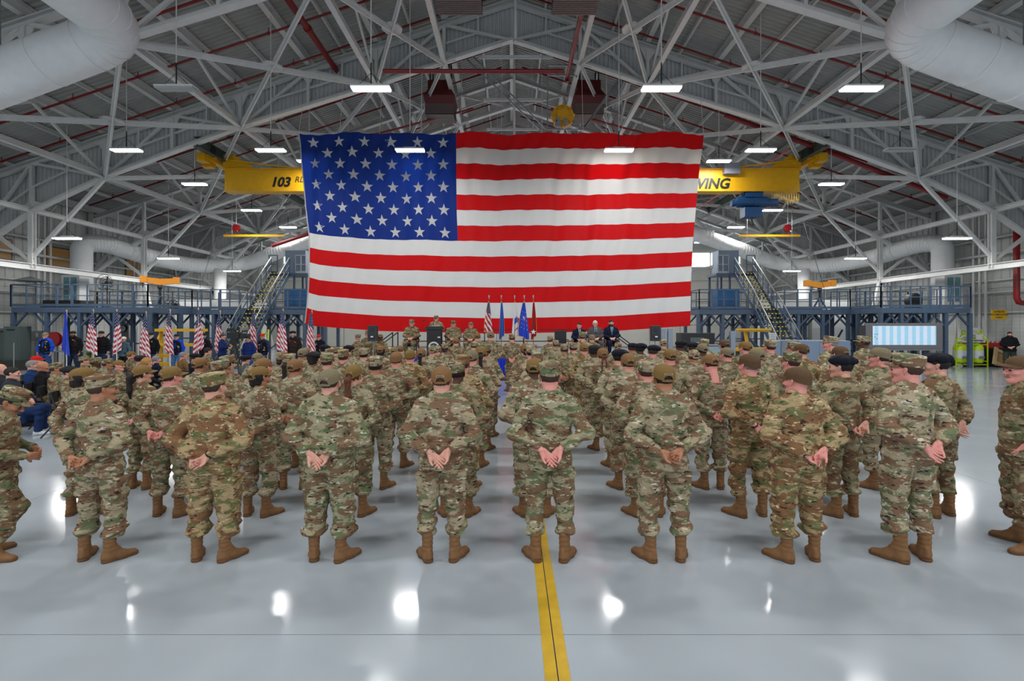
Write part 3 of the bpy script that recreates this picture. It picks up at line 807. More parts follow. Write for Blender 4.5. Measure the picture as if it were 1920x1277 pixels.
# floor of large slabs with recessed joints
M_floor = mat('epoxy_floor', rgb(164, 173, 180), .115, noise=.06, nscale=.9, rnoise=.035, bump=.012, spec=.5)
fl = MB().box2((-60, -30, -.3), (60, 60, -.02), 0).build('floor', mat('joint_dark', rgb(70, 70, 68), .8)); tag(fl, kind='structure')
JX, JY, JS = .276, 3.27, 6.1
for i in range(-5, 5):
    for j in range(-3, 8):
        x0, y0 = JX + i * JS, JY + j * JS
        MB().box2((max(x0, -XW) + .003, y0 + .003, -.02), (min(x0 + JS, XW) - .003, min(y0 + JS, Y1) - .003, 0)).build('floor_slab', M_floor, fl)
# yellow guide tape
M_tapey = mat('floor_tape_yellow', rgb(196, 158, 32), .45, noise=.10, nscale=9)
mb = MB()
mb.box2((JX - .079, 1.0, 0), (JX - .004, 17.3, .0025)); mb.box2((JX + .004, 1.0, 0), (JX + .074, 17.3, .0025))
tag(mb.build('floor_tape', M_tapey), 'yellow tape line running down the middle of the grey floor', 'tape')

# walls
def ribbed(name, y0, y1, z0, z1, x, s, step, dep, m):
    """side wall with vertical ribs"""
    mb = MB(); vs = []; n = int((y1 - y0) / step)
    for i in range(n + 1):
        for (o, d) in ((0, 0), (.62, 0), (.70, dep), (.92, dep)):
            y = min(y0 + (i + o) * step, y1); vs += [(x - s * d, y, z0), (x - s * d, y, z1)]
    k = len(vs) // 2
    mb.add(vs, [(2 * i, 2 * i + 2, 2 * i + 3, 2 * i + 1) for i in range(k - 1)])
    return mb.build(name, m)
for s, nm in ((-1, 'left'), (1, 'right')):
    wl = MB().box2((s * XW, Y0, 0), (s * (XW + .3), Y1, 9.6)).build('wall_' + nm, M_wall); tag(wl, kind='structure')
    up = ribbed('cladding', Y0, Y1, 4.2, 9.4, s * (XW - .02), s, .45, .06, M_wall); up.parent = wl
    mb = MB()
    for k in range(21): mb.box2((s * (XW - .012), Y0, .2 * k + .19), (s * XW, Y1, .2 * k + .2))
    for k in range(140): mb.box2((s * (XW - .012), Y0 + .41 * k, 0), (s * XW, Y0 + .41 * k + .008, 4.2))
    j = mb.build('mortar_joint', mat('block_joint', rgb(168, 168, 164), .9), wl); j['kind'] = 'stuff'
wb = MB().box2((-XW, Y1, 0), (XW, Y1 + .3, 18.4)).build('wall_back', M_wall); tag(wb, kind='structure')
M_day = mat('daylight_pane', (1, 1, 1, 1), .3, emit=(.9, .95, 1, 1), estr=5)
k = 0
for i in range(-8, 9):
    for q, (za, zb) in enumerate(((.1, 2.2), (2.25, 4.4), (4.45, 6.6), (6.65, 8.0), (9.5, 11.5))):
        if zb > roofz(abs(i) * 3.05 + 1.5) - .4: continue
        MB().box2((i * 3.05 - 1.49, Y1 - .09, za), (i * 3.05 + 1.49, Y1, zb)).build('door_panel', M_wall2, wb)
    if abs(i) < 8: MB().box2((i * 3.05 - 1.42, Y1 - .05, 8.1), (i * 3.05 + 1.42, Y1 - .02, 9.4)).build('window_pane', M_day, wb)
for s, i in ((-1, 1), (1, 2)):
    for q, y in enumerate((24.6, 27.9, 33.5)):
        if s > 0: continue
        o = MB().box2((s * (XW - .12), y - .75, 5.2), (s * (XW + .01), y + .75, 6.7)).build('window_%d' % (q + 1), mat('window_trim', rgb(90, 84, 74), .6)); tag(o, kind='structure')
        MB().box2((s * (XW - .14), y - .66, 5.28), (s * (XW - .12), y + .66, 6.62)).build('pane', mat('warm_window', rgb(96, 78, 50), .4, emit=rgb(255, 190, 100), estr=.05), o)

# roof: corrugated deck whose ribs run down the slope
ce = bpy.data.objects.new('ceiling', None); C.objects.link(ce)
for s in (-1, 1):
    vs = []; fs = []; step = .22; n = int((Y1 - Y0) / step)
    for i in range(n + 1):
        for o, d in ((0, 0), (.3, 0), (.42, .05), (.75, .05), (.88, 0)):
            y = min(Y0 + (i + o) * step, Y1)
            vs += [(0, y, roofz(0) + d), (s * (XW + .2), y, roofz(XW + .2) + d)]
    kk = len(vs) // 2
    fs = [(2 * i, 2 * i + 1, 2 * i + 3, 2 * i + 2) for i in range(kk - 1)]
    m_ = MB().add(vs, fs)
    o = m_.build('roof_deck_left' if s < 0 else 'roof_deck_right', M_deck, ce)
tag(ce, kind='structure')
# purlins
for x in [i * 1.625 for i in range(-16, 17)]:
    big = abs(round(x / 3.25) * 3.25 - x) < .01
    mb = MB(); z = roofz(x) - (.2 if big else .13)
    mb.ibeam((x, Y0, z), (x, Y1, z), .26 if big else .10, .38 if big else .18, .03)
    mb.build('purlin', M_white, ce)

# roof trusses
def truss(Y, curtain):
    t = empty('roof_truss', (0, Y, 0), 0, 'white steel roof truss %s' % {16: 'overhead nearest the viewer, cut by the top of the photo', 23: 'right above the giant flag with ribbed curtain panels', 30: 'first one behind the giant flag and yellow crane', 37: 'second one behind the giant flag, where the crane rails end', 44: 'farthest one just before the back wall'}[Y], 'roof truss')
    def P(x, z): return Vector((x, 0, z))
    tz = lambda x: roofz(x) - .62
    for s in (-1, 1):
        mb = MB(); xs = [c[0] for c in CH]
        for a, b in zip(xs, xs[1:]): mb.beam(P(s * a, chz(a)), P(s * b, chz(b)), .30, .10); mb.beam(P(s * a, chz(a) + .11), P(s * b, chz(b) + .11), .06, .16)
        mb.build('bottom_chord', M_white, t)
        MB().ibeam(P(0, tz(0)), P(s * 26.3, tz(26.3)), .28, .24, .04).build('top_chord', M_white, t)
        nodes = [0, 3.25, 6.5, 9.75, 13, 16.25, 19.5, 23, 26.3]
        for i, x in enumerate(nodes):
            if x and x < 26: MB().beam(P(s * x, chz(x)), P(s * x, tz(x)), .14, .16).build('web_post', M_white, t)
            if i:
                p = nodes[i - 1]; a = (p, chz(p)); b = (x, tz(x))
                if i % 2 == 0: a, b = (x, chz(x)), (p, tz(p))
                MB().beam(P(s * a[0], a[1]), P(s * b[0], b[1]), .11, .12).build('web_diagonal', M_white, t)
                mx, mz = (p + x) / 2, (a[1] + b[1]) / 2
                MB().beam(P(s * mx, mz), P(s * mx, tz(mx)), .07, .08).build('web_strut', M_white, t)
                q = p if i % 2 else x
                MB().beam(P(s * mx, mz), P(s * (x if i % 2 else p), (tz(x if i % 2 else p) + chz(x if i % 2 else p)) / 2), .06, .07).build('web_strut', M_white, t)
            if x in (3.25, 6.5, 13, 19.5, 23):
                g = MB(); cz = chz(x); sl = .33
                g.add([(s * (x - .55), -.02, cz + .33 * .55 - .1), (s * (x + .55), -.02, cz - .33 * .55 - .1), (s * (x + .5), -.02, cz + .15), (s * (x + .15), -.02, cz + .5), (s * (x - .15), -.02, cz + .5), (s * (x - .5), -.02, cz + .42),
                       (s * (x - .55), .02, cz + .33 * .55 - .1), (s * (x + .55), .02, cz - .33 * .55 - .1), (s * (x + .5), .02, cz + .15), (s * (x + .15), .02, cz + .5), (s * (x - .15), .02, cz + .5), (s * (x - .5), .02, cz + .42)],
                      [(0, 1, 2, 3, 4, 5), (11, 10, 9, 8, 7, 6)] + [(i_, (i_ + 1) % 6, 6 + (i_ + 1) % 6, 6 + i_) for i_ in range(6)])
                g.build('gusset_plate', M_white, t)
            if x in (6.5, 9.75, 13, 16.25, 19.5):
                cz = tz(x)
                MB().add([(s * (x - .4), d, cz + .1) for d in (-.02, .02)] + [(s * (x + .4), d, cz - .15) for d in (-.02, .02)] + [(s * (x + .1), d, cz - .6) for d in (-.02, .02)] + [(s * (x - .1), d, cz - .6) for d in (-.02, .02)],
                         [(0, 2, 4, 6), (7, 5, 3, 1), (0, 1, 3, 2), (2, 3, 5, 4), (4, 5, 7, 6), (6, 7, 1, 0)]).build('gusset_plate', M_white, t)
        # end support: post, splayed legs
        e = MB(); e.ibeam(P(s * 23, 4.9), P(s * 23, 7.8), .22, .22, .04); e.build('support_post', M_white, t)
        for d in ((-1.1, 1.1) if Y > 25 else ()): MB().beam(P(s * 23, 4.9), Vector((s * 23 + d, 0, 0)), .2, .2).build('support_leg', M_white, t)
        MB().ibeam(P(s * 26.2, 0), P(s * 26.2, 9.2), .3, .3, .04).build('wall_column', M_white, t)
        MB().beam(P(s * 19.5, 9.2), P(s * 23, 5.4), .14, .14).build('knee_brace', M_white, t); MB().beam(P(s * 26.2, 7.6), P(s * 23, 5.2), .14, .14).build('knee_brace', M_white, t)
    if curtain:
        cu = []
        for s in (-1, 1):
            for a, b in zip([0, 6.5, 13, 19.5], [6.5, 13, 19.5, 26]):
                vs = []; n = int((b - a) / .2)
                for i in range(n):
                    for o, d in ((0, 0), (.45, 0), (.55, .05), (.9, .05)):
                        x = a + (i + o) * (b - a) / n; vs += [(s * x, .22 + d, chz(x) + .08), (s * x, .22 + d, roofz(x) - .4)]
                x = b; vs += [(s * x, .22, chz(x) + .08), (s * x, .22, roofz(x) - .4)]
                kk = len(vs) // 2
                MB().add(vs, [(2 * i, 2 * i + 2, 2 * i + 3, 2 * i + 1) for i in range(kk - 1)]).build('curtain_panel', mat('curtain_sheet', rgb(186, 188, 188), .55, noise=.04, nscale=2), t)
    return t
for Y in TY: truss(Y, Y in (23, 37))
# bracing between trusses, in the plane of the bottom chords
WORDS = {16: 'between the viewer and the flag', 23: 'just behind the giant flag', 30: 'in the second bay behind the flag', 37: 'in the farthest bay'}
for Y, Z in zip(TY, TY[1:]):
    for s in (-1, 1):
        t = empty('roof_bracing', (0, Y, 0), 0, 'white crossed roof bracing, %s half of roof, %s' % ('left' if s < 0 else 'right', WORDS[Y]), 'roof bracing', 'roof bracing')
        for a, b in ((3.25, 6.5), (6.5, 13), (13, 19.5)):
            c = Vector((s * (a + b) / 2, (Z - Y) / 2, (chz(a) + chz(b)) / 2))
            for x, y in ((a, 0), (b, 0), (a, Z - Y), (b, Z - Y)):
                MB().angle(Vector((s * x, y, chz(x))), c, .17, .06).build('brace_arm', M_white, t)
            MB().lathe([(.42, -.035), (.42, .035)], 8, c).build('joint_plate', M_white, t)
        for x in (3.25, 6.5, 13, 19.5, 23):
            MB().ibeam(Vector((s * x, 0, chz(x) + .05)), Vector((s * x, Z - Y, chz(x) + .05)), .22, .22, .03).build('tie_beam', M_white, t)
        MB().ibeam(Vector((s * 23, 0, 4.95)), Vector((s * 23, Z - Y, 4.95)), .24, .3, .03).build('tie_beam', M_white, t)
        for x in (6.5, 13, 19.5):                       # longitudinal sway frames up to the roof
            MB().beam(Vector((s * x, 0, chz(x))), Vector((s * x, (Z - Y) / 2, roofz(x) - .5)), .1, .1).build('brace_arm', M_white, t)
            MB().beam(Vector((s * x, Z - Y, chz(x))), Vector((s * x, (Z - Y) / 2, roofz(x) - .5)), .1, .1).build('brace_arm', M_white, t)

# sprinkler pipes across the roof
for n_, (Y, r) in enumerate(((14.3, .05), (17.3, .05), (19.9, .045), (22.2, .045), (26.3, .05), (28.4, .045), (32.5, .045), (35, .045), (39, .045), (41.5, .045))):
    for s in (-1, 1):
        t = empty('sprinkler_pipe', (0, Y, 0), 0, 'thin red sprinkler pipe under the roof, %s from the viewer on the %s slope' % (('nearest', 'second', 'third', 'fourth', 'fifth', 'sixth', 'seventh', 'eighth', 'ninth', 'tenth')[n_], 'left' if s < 0 else 'right'), 'pipe', 'red sprinkler pipes under the roof')
        z = lambda x: roofz(x) - .62
        MB().tube([(s * .6, 0, z(.6)), (s * 25, 0, z(25))], r, 8).build('pipe', M_red, t, smooth=True)
        mb = MB()
        for q in range(9): x = 2 + q * 2.7; mb.tube([(s * x, 0, z(x)), (s * x, 0, z(x) + .22)], .018, 6); mb.lathe([(.05, -.05), (.06, .05)], 8, (s * x, 0, z(x)))
        o = mb.build('sprinkler_head', M_red, t); o['kind'] = 'stuff'
mb = MB().tube([(-8.5, 10, 14.5), (-8.5, 24.8, 14.5)], .13, 12)
for y in (13, 16.5, 20, 23.5): mb.lathe([(.17, -.08), (.17, .08)], 12, (-8.5, y, 14.5), M=Matrix.Rotation(R(90), 3, 'X'))
t = tag(mb.build('sprinkler_main', M_red, smooth=False), 'thick red main pipe running lengthwise above the flag canton', 'pipe')
for a, b in (((-8.5, 15.6, 14.5), (-6.9, 15.6, 15.3)), ((-8.5, 15.6, 14.5), (-8.5, 15.6, 15.3)), ((-8.5, 15.6, 15.3), (-3, 15.6, 15.3))): MB().beam(a, b, .07).build('branch_pipe', M_red, t)
tag(MB().tube([(2.75, 17, 14.5), (2.75, 24, 14.5), (2.75, 24, 14.3)], .1, 10).build('sprinkler_main', M_red), 'short red pipe with an open end right of the ridge line', 'pipe')
mb = MB().tube([(10.7, 24.1, 12.7), (15.3, 24.1, 11.1), (21.8, 24.1, 8.55)], .12, 10)
tag(mb.build('sprinkler_main', M_red), 'thick red pipe sloping along the truss right of the flag', 'pipe')
tag(MB().tube([(-10.6, 15.6, 12.9), (-3.4, 15.6, 15.1)], .05, 8).build('sprinkler_main', M_red), 'red pipe slanting at the top left of the flag', 'pipe')
tag(MB().tube([(-5.5, 20.5, 13.0), (2.2, 20.5, 13.0)], .09, 10).build('sprinkler_main', M_red), 'level red pipe running behind the left brown heater', 'pipe')
for s in (-1, 1): tag(MB().tube([(s * 2.1, 26, 13.9), (s * 10.4, 26, 11.7)], .06, 8).build('sprinkler_main', M_red), 'red pipe sloping from the ridge down %s of the yellow reel' % ('left' if s < 0 else 'right'), 'pipe')
tag(MB().tube([(24.6, 23.4, 7.5), (24.6, 23.4, 3.5), (24.7, 23.4, 3.28), (25.1, 23.4, 3.2)], .13, 12).build('riser_pipe', M_red, smooth=True), 'bright red vertical riser pipe at the far right edge', 'pipe')
tag(MB().tube([(-15.5, 31, 7.3), (-10.6, 31, 8.9)], .12, 10).build('sprinkler_main', M_red), 'thick red pipe sloping behind the left edge of the flag', 'pipe')

# ridge fittings
for i, (px0, px1, py, Y) in enumerate(((898, 1036, 109, 23.6), (907, 1021, 189, 27), (913, 1010, 244, 31))):
    a, b = at(px0, py, Y), at(px1, py, Y)
    t = empty('ridge_light', (a + b) / 2, 0, 'unlit white strip light across the ridge, %s of three' % ('nearest', 'middle', 'farthest')[i], 'light', 'strip lights under the ridge')
    h = (b - a) / 2; MB().box((0, 0, .06), (h.x * 2, .16, .10)).build('housing', M_white, t); MB().box((0, 0, 0), (h.x * 1.96, .12, .04)).build('diffuser', M_off, t)
    for d in (-.6, .6): MB().tube([(h.x * d, 0, .1), (h.x * d, 0, roofz(a.x) - a.z)], .012, 6).build('hanger', M_white, t)
tag(MB().tube([(.15, 21, 14.6), (.15, 21, 18.0)], .06, 10).tube([(.15, 21, 14.5), (.15, 21, 14.62)], .1, 10).build('conduit', M_white, smooth=True), 'white vertical conduit dropping from the ridge above the flag', 'conduit')
tag(MB().tube([(.12, 24.4, 10.9), (.12, 24.4, 17.7)], .06, 10).build('conduit', M_white, smooth=True), 'white vertical conduit behind the top of the flag', 'conduit')

# side wall pipes and conduits
for s in (-1, 1):
    for n_, (z, r, x) in enumerate(((3.95, .05, 26.2), (5.4, .11, 25.9), (6.0, .07, 26.0), (4.6, .04, 26.25), (2.85, .035, 26.3), (6.9, .06, 26.1))):
        mb = MB().tube([(s * x, 8, z), (s * x, 47.5, z)], r, 8)
        for y in range(10, 47, 4): mb.box((s * (x + .12), y, z - r), (.3, .05, .04))
        tag(mb.build('wall_pipe', M_white), 'white pipe along the %s side wall, %s of six' % ('left' if s < 0 else 'right', {2.85: 'lowest', 3.95: 'second lowest', 4.6: 'third lowest', 5.4: 'thick one, third highest', 6.0: 'second highest', 6.9: 'highest'}[z]), 'pipe', 'white side wall pipes')
    for n_, y in enumerate((26.5, 33.2, 40)):
        mb = MB()
        for q in range(3): mb.tube([(s * 26.15, y + q * .35, 0), (s * 26.15, y + q * .35, 8.6), (s * 25.8, y + q * .35, 9.0)], .06, 8)
        tag(mb.build('riser_conduits', M_white), 'three white risers bundled on the %s wall, %s set' % ('left' if s < 0 else 'right', ('nearest', 'middle', 'farthest')[n_]), 'conduit', 'wall risers')

# ducts
def duct(name, pts, r, label, ribs=()):
    P = [Vector(p) for p in pts]; Q = []
    for i, p in enumerate(P):                   # round the corners
        if i in (0, len(P) - 1): Q.append(p); continue
        a, b = (P[i - 1] - p), (P[i + 1] - p); ang = a.angle(b)
        rad = min(1.7 * r, a.length * .45, b.length * .45)
        A, B = p + a.normalized() * rad, p + b.normalized() * rad
        for q in range(7):
            t_ = q / 6; Q.append(A * (1 - t_) ** 2 + p * 2 * t_ * (1 - t_) + B * t_ ** 2)
    t = MB().tube(Q, r, 28).build(name, M_duct, smooth=True); tag(t, label, 'duct')
    cum = 0
    for i, (a, b) in enumerate(zip(Q, Q[1:])):
        d = b - a; n = max(1, round(d.length / 1.25)) if d.length > 1 else 1
        for q in range(n):
            c = a + d * (q / n); e = d.normalized() * .02
            if i == 0 and q == 0: continue
            MB().tube([c - e, c + e], r + .014, 28).build('seam_ring', M_duct, t)
    return t
for s in (-1, 1):
    w_ = 'left' if s < 0 else 'right'
    d = duct('air_duct', [(s * 10.9, 3.0, 10.45), (s * 10.9, 13.6, 10.45), (s * 20.5, 13.6, 6.9)], .66, 'huge white round air duct bending down at the upper %s' % w_)
    for q in range(4):
        x = s * (12.3 + q * 2.2); z = 10.45 - .37 * (abs(x) - 10.9)
        MB().tube([(x, 13.6, z), (x, 13.6, roofz(x) - .1)], .02, 6).build('hanger_rod', M_gal, d)
    pts = [(1180, 400, 33), (1310, 440, 34), (1400, 472, 36), (1455, 494, 38), (1520, 500, 37), (1580, 495, 34.5), (1650, 480, 31), (1725, 456, 28.9), (1767, 456, 28), (1767, 560, 28)]
    V = [at(*p) for p in pts]; V = [Vector((s * v.x, v.y, v.z)) for v in V]
    V[-1].z = 3.05
    duct('air_duct', V, .52, 'long white air duct curving behind the %s work stand' % w_)
    V = [at(1507, 505, 36.8), at(1509, 600, 36.8)]; V = [Vector((s * v.x, v.y, v.z)) for v in V]; V[1].z = 0
    duct('air_duct', V, .42, 'short vertical white duct dropping behind the %s stairs' % w_)

# LED high bay fixtures: lit and unlit
FX = []
for Y, xs in ((14.3, (-10.0, -4.2, 4.45, 10.4)), (19.3, (-15.5, -9.7, -4.1, 4.3, 10.0, 15.6)), (23.9, (-15.8, -10.1, -4.5, 4.7, 10.3, 15.9)), (29.3, (-15.9, -10, -4.2, 4.2, 10, 15.9)), (34.3, (-16, -10, -4.2, 4.2, 10, 16)), (40.5, (-16, -10, -4, 4, 10, 16)),
              (8.6, (-15.5, -9.8, -4.2, 4.2, 9.8, 15.5)), (2.5, (-15.5, -9.8, -4.2, 4.2, 9.8, 15.5)), (-4, (-15.5, -9.8, -4.2, 4.2, 9.8, 15.5))):
    for x in xs: FX.append((x, Y, (10.3 if Y == 23.9 and abs(x) < 12 else 9.15)))
for Y in (22, 28.5, 35, 8, 15): FX += [(-20.4, Y, 6.1), (20.4, Y, 6.1)]
rown = {14.3: 'nearest row', 19.3: 'second row', 23.9: 'third row', 29.3: 'fourth row', 34.3: 'fifth row', 40.5: 'last row'}
fix = {}
def fixture(x, Y, z, lit, label):
    t = empty('ceiling_light', (x, Y, z), 0, label, 'ceiling light', 'hanging LED bay lights')
    for nm, f in (('housing', lambda: MB().box((0, 0, .07), (1.16, .30, .05)).box((0, 0, .12), (.5, .12, .06)).mesh('housing', M_white)),
                  ('diffuser' + str(lit), lambda: MB().box((0, 0, .02), (1.12, .27, .045)).mesh('diffuser', M_led if lit else M_off)),
                  ('wire', lambda: MB().tube([(-.42, 0, .1), (0, 0, .5)], .008, 4).tube([(.42, 0, .1), (0, 0, .5)], .008, 4).tube([(0, 0, .12), (0, 0, .8)], .02, 6).mesh('wire', M_blk))):
        if nm not in fix: fix[nm] = f()
        o = link_mesh(nm.replace('True', '').replace('False', ''), fix[nm], t)
    MB().tube([(0, 0, .7), (0, 0, roofz(x) - z - .1)], .016, 6).build('pendant_rod', M_white, t)
    if lit:
        ld = cached('lamp', lambda: bpy.data.lights.new('bay_lamp', 'AREA'))
        ld.shape = 'RECTANGLE'; ld.size = 1.1; ld.size_y = .3; ld.energy = LAMP; ld.color = (1.0, .98, .95)
        lo = bpy.data.objects.new('lamp', ld); C.objects.link(lo); lo.parent = t; lo.location = (0, 0, -.02)
LAMP = 104
UNLIT = {(-10.0, 14.3), (15.6, 19.3)}
byrow = {}
for x, Y, z in FX: byrow.setdefault((Y, z < 7), []).append(x)
for x, Y, z in FX:
    xs = sorted(byrow[(Y, z < 7)]); lit = (x, Y) not in UNLIT
    pos = ('leftmost', 'second from left', 'third from left', 'third from right', 'second from right', 'rightmost') if len(xs) == 6 else ('leftmost', 'second from left', 'second from right', 'rightmost')
    if z < 7: lab = 'low LED light near the %s wall, %s' % ('left' if x < 0 else 'right', {22: 'nearest one in view', 28.5: 'second in view', 35: 'third in view', 15: 'above the formation side', 8: 'beside the viewer'}[Y])
    elif Y in rown: lab = '%s white LED bay light, %s in the %s' % ('lit' if lit else 'unlit', pos[xs.index(x)], rown[Y])
    else: lab = 'lit LED bay light out of view overhead, %s, %s' % (pos[xs.index(x)], {8.6: 'ahead of viewer', 2.5: 'above viewer', -4: 'behind viewer'}[Y])
    fixture(x, Y, z, lit, lab)
# ================= THE GIANT FLAG =================
M_fr = mat('flag_red', rgb(196, 10, 16), .65, noise=.03, nscale=2, spec=.3, transl=.45)
M_fw = mat('flag_white', rgb(214, 214, 214), .65, noise=.02, nscale=2, spec=.3, transl=.45)
M_fb = mat('flag_blue', rgb(16, 44, 122), .65, noise=.05, nscale=2, spec=.3, transl=.45)
M_fs = mat('flag_star', rgb(214, 214, 210), .65, spec=.3, transl=.3)
FY = 22.35
def edge(px_list, v): return float(np.interp(v, [p[0] for p in px_list], [p[1] for p in px_list]))
LE = [(0, 560), (.2, 566), (.4, 572), (.55, 579), (.75, 580), (.87, 577), (1, 572)]
RE = [(0, 1321), (.2, 1313), (.4, 1305), (.6, 1297), (.8, 1294), (1, 1293)]
def flagpt(u, v, out=0.0):
    u = np.asarray(u, float); v = np.asarray(v, float)
    L = np.interp(v, [p[0] for p in LE], [p[1] for p in LE]); Rr = np.interp(v, [p[0] for p in RE], [p[1] for p in RE])
    px = L + (Rr - L) * u
    top = 250 + 2.2 * np.sin(u * 40) * np.exp(-v * 10)
    bot = np.interp(u, [0, .03, .2, .5, .8, 1], [606, 612, 621, 626, 621, 611])
    py = top + (bot - top) * v
    py += 4 * np.exp(-u * 12) * -np.sin(v * 3.14) * 1.5
    y = FY + .075 * np.sin(u * 70 + 3 * v + 2.2 * np.sin(u * 9)) * (.25 + v) + .09 * np.sin(u * 26 + 6 * v) * (1 - .5 * v) + .03 * np.sin(u * 160 + 14 * v + 2 * np.sin(v * 9)) * (1.4 - v) - out
    s = FY / FPX
    return np.stack([(px - CX) * s, y - FY, HC - (py - HY) * s], -1)
fg = empty('giant_flag', (0, FY, 0), 0, 'giant American flag of stars and stripes hung above the stage', 'flag')
def patch(name, u0, u1, v0, v1, nu, nv, m, par, out=0.0):
    U, V = np.meshgrid(np.linspace(u0, u1, nu + 1), np.linspace(v0, v1, nv + 1), indexing='ij')
    P = flagpt(U, V, out).reshape(-1, 3); vs = [tuple(p) for p in P]; n1 = nv + 1
    fs = [(i * n1 + j, i * n1 + j + 1, (i + 1) * n1 + j + 1, (i + 1) * n1 + j) for i in range(nu) for j in range(nv)]
    return MB().add(vs, fs).build(name, m, par, smooth=True)
for i in range(13):
    u0 = .388 if i < 7 else 0
    patch('stripe', u0, 1, i / 13, (i + 1) / 13, 300 if u0 == 0 else 190, 4, M_fr if i % 2 == 0 else M_fw, fg)
cn = patch('canton', 0, .388, 0, 7 / 13, 150, 26, M_fb, fg)
for r_ in range(9):
    for c_ in range(6 - r_ % 2):
        uc = (.0333 if r_ % 2 == 0 else .0667) + c_ * .0645; vc = .0445 + r_ * .0570
        pts = [(uc, vc)]
        for q in range(10):
            a = -math.pi / 2 + q * math.pi / 5; rr = 1 if q % 2 == 0 else .40
            pts.append((uc + .0148 * rr * math.cos(a), vc + .0315 * rr * math.sin(a)))
        P = flagpt([p[0] for p in pts], [p[1] for p in pts], .015)
        MB().add([tuple(p) for p in P], [(0, 1 + q, 1 + (q + 1) % 10) for q in range(10)]).build('star', M_fs, cn)
MB().tube([tuple(flagpt(v=q / 20, u=0)) for q in range(21)], .03, 6).build('header_tape', M_fw, fg)
for q in range(11):
    p = flagpt(q / 10, 0); MB().tube([tuple(p), (p[0], .45, chz(p[0]))], .012, 5).build('hanging_rope', M_fw, fg)

# ================= OVERHEAD CRANE =================
cr = empty('overhead_crane', (0, 25.2, 0), 0, 'yellow overhead travelling crane behind the giant flag with black lettering', 'crane')
MB().box((0, 0, 9.71), (29.9, .45, 1.1)).box((0, 0, 10.28), (29.95, .62, .05)).box((0, 0, 9.14), (29.95, .62, .05)).build('bridge_beam', M_yel, cr)
for s in (-1, 1):
    mb = MB().box((s * 15.35, 0, 10.75), (.30, 2.4, .5)).box((s * 15.6, -.5, 10.6), (.5, .35, .7)).box((s * 15.2, -.7, 10.9), (.2, .2, .5)).box((s * 15.5, -1.1, 10.55), (.42, .42, .42))
    mb.build('end_truck', M_yel, cr)
    for y in (-1.0, 1.0): MB().lathe([(.2, -.06), (.2, .06)], 16, (s * 15.1, y, 10.95), M=Matrix.Rotation(R(90), 3, 'Y')).build('wheel', M_blk, cr)
    MB().add([(s * 15.1, d, 10.3) for d in (-.12, .12)] + [(s * 15.1, d, 11.1) for d in (-.12, .12)] + [(s * 14.6, d, 11.1) for d in (-.12, .12)] + [(s * 13.3, d, 10.3) for d in (-.12, .12)],
             [(0, 2, 4, 6), (7, 5, 3, 1), (0, 1, 3, 2), (2, 3, 5, 4), (4, 5, 7, 6), (6, 7, 1, 0)]).build('gusset', M_yel, cr)
    MB().beam((s * 14.8, -.2, 10.75), (s * 11.2, -.2, 10.33), .07).build('tie_rod', M_yel, cr)
def letter(txt, px, py, hpx, shear=.25, bold=.028):
    p = at(px, py, 24.95); s_ = 25.2 / FPX
    o = link_mesh('lettering', text_mesh(txt, hpx * s_ * 1.38, M_blk, extrude=.004, shear=shear, bold=bold), cr, (p.x, -.235, p.z)); o.rotation_euler = (R(90), 0, 0); return o
letter('103', 525, 342, 17.5); letter('RD', 562, 337, 11, bold=.002); letter('WING', 1330, 345, 19)
MB().box((11.35, -.36, 10.25), (.80, .28, .56)).build('control_box', mat('box_grey', rgb(118, 122, 132), .5), cr)
M_hb = mat('hoist_blue', rgb(14, 58, 100), .45, noise=.05)
ho = MB().box((12.6, 0, 9.0), (.9, .5, .34)).box((12.55, 0, 8.05), (.9, .55, .5))
for (x, z, r, L_) in ((12.2, 8.62, .28, .9), (12.95, 8.62, .30, .7), (11.75, 8.55, .16, .5), (13.6, 8.6, .2, .6), (12.3, 9.15, .2, .4), (12.9, 9.15, .2, .4)): ho.tube([(x - L_ / 2, 0, z), (x + L_ / 2, 0, z)], r, 14)
ho.build('hoist', M_hb, cr)
MB().tube([(12.6, 0, 7.9), (12.6, 0, 7.6), (12.7, 0, 7.45), (12.6, 0, 7.38), (12.5, 0, 7.45)], .035, 8).build('hook', M_blk, cr)
mb = MB(); rnd = random.Random(4)
for q in range(11):
    x = 13.7 + q * .13; d = rnd.uniform(.35, .62); mb.tube([(x, .1, 9.12), (x + .02, .1, 9.12 - d * .7), (x + .06, .1, 9.12 - d), (x + .1, .1, 9.12 - d * .7), (x + .12, .1, 9.12)], .018, 5)
mb.build('festoon_cable', mat('cable_yellow', rgb(225, 185, 60), .5), cr)
M_rw = mat('runway_green', rgb(62, 74, 68), .55, noise=.08)
for s in (-1, 1):
    t = tag(MB().ibeam((s * 15.1, 23.0, 10.95), (s * 15.1, 37, 10.95), .30, .5, .04).build('crane_runway', M_rw), 'dark green crane runway beam on the %s of the flag' % ('left' if s < 0 else 'right'), 'beam', 'crane runways')
    for y in (23.3, 30, 36.8): MB().beam((s * 15.1, y, 11.2), (s * 15.1, y, chz(15.1) + .5), .12).build('hanger', M_white, t)
tag(MB().tube([(14.2, 24.5, 11.15), (14.2, 36.5, 11.15)], .05, 6).build('power_rail', mat('rail_orange', rgb(190, 70, 30), .5)), 'orange power rail beside the right crane runway', 'rail')

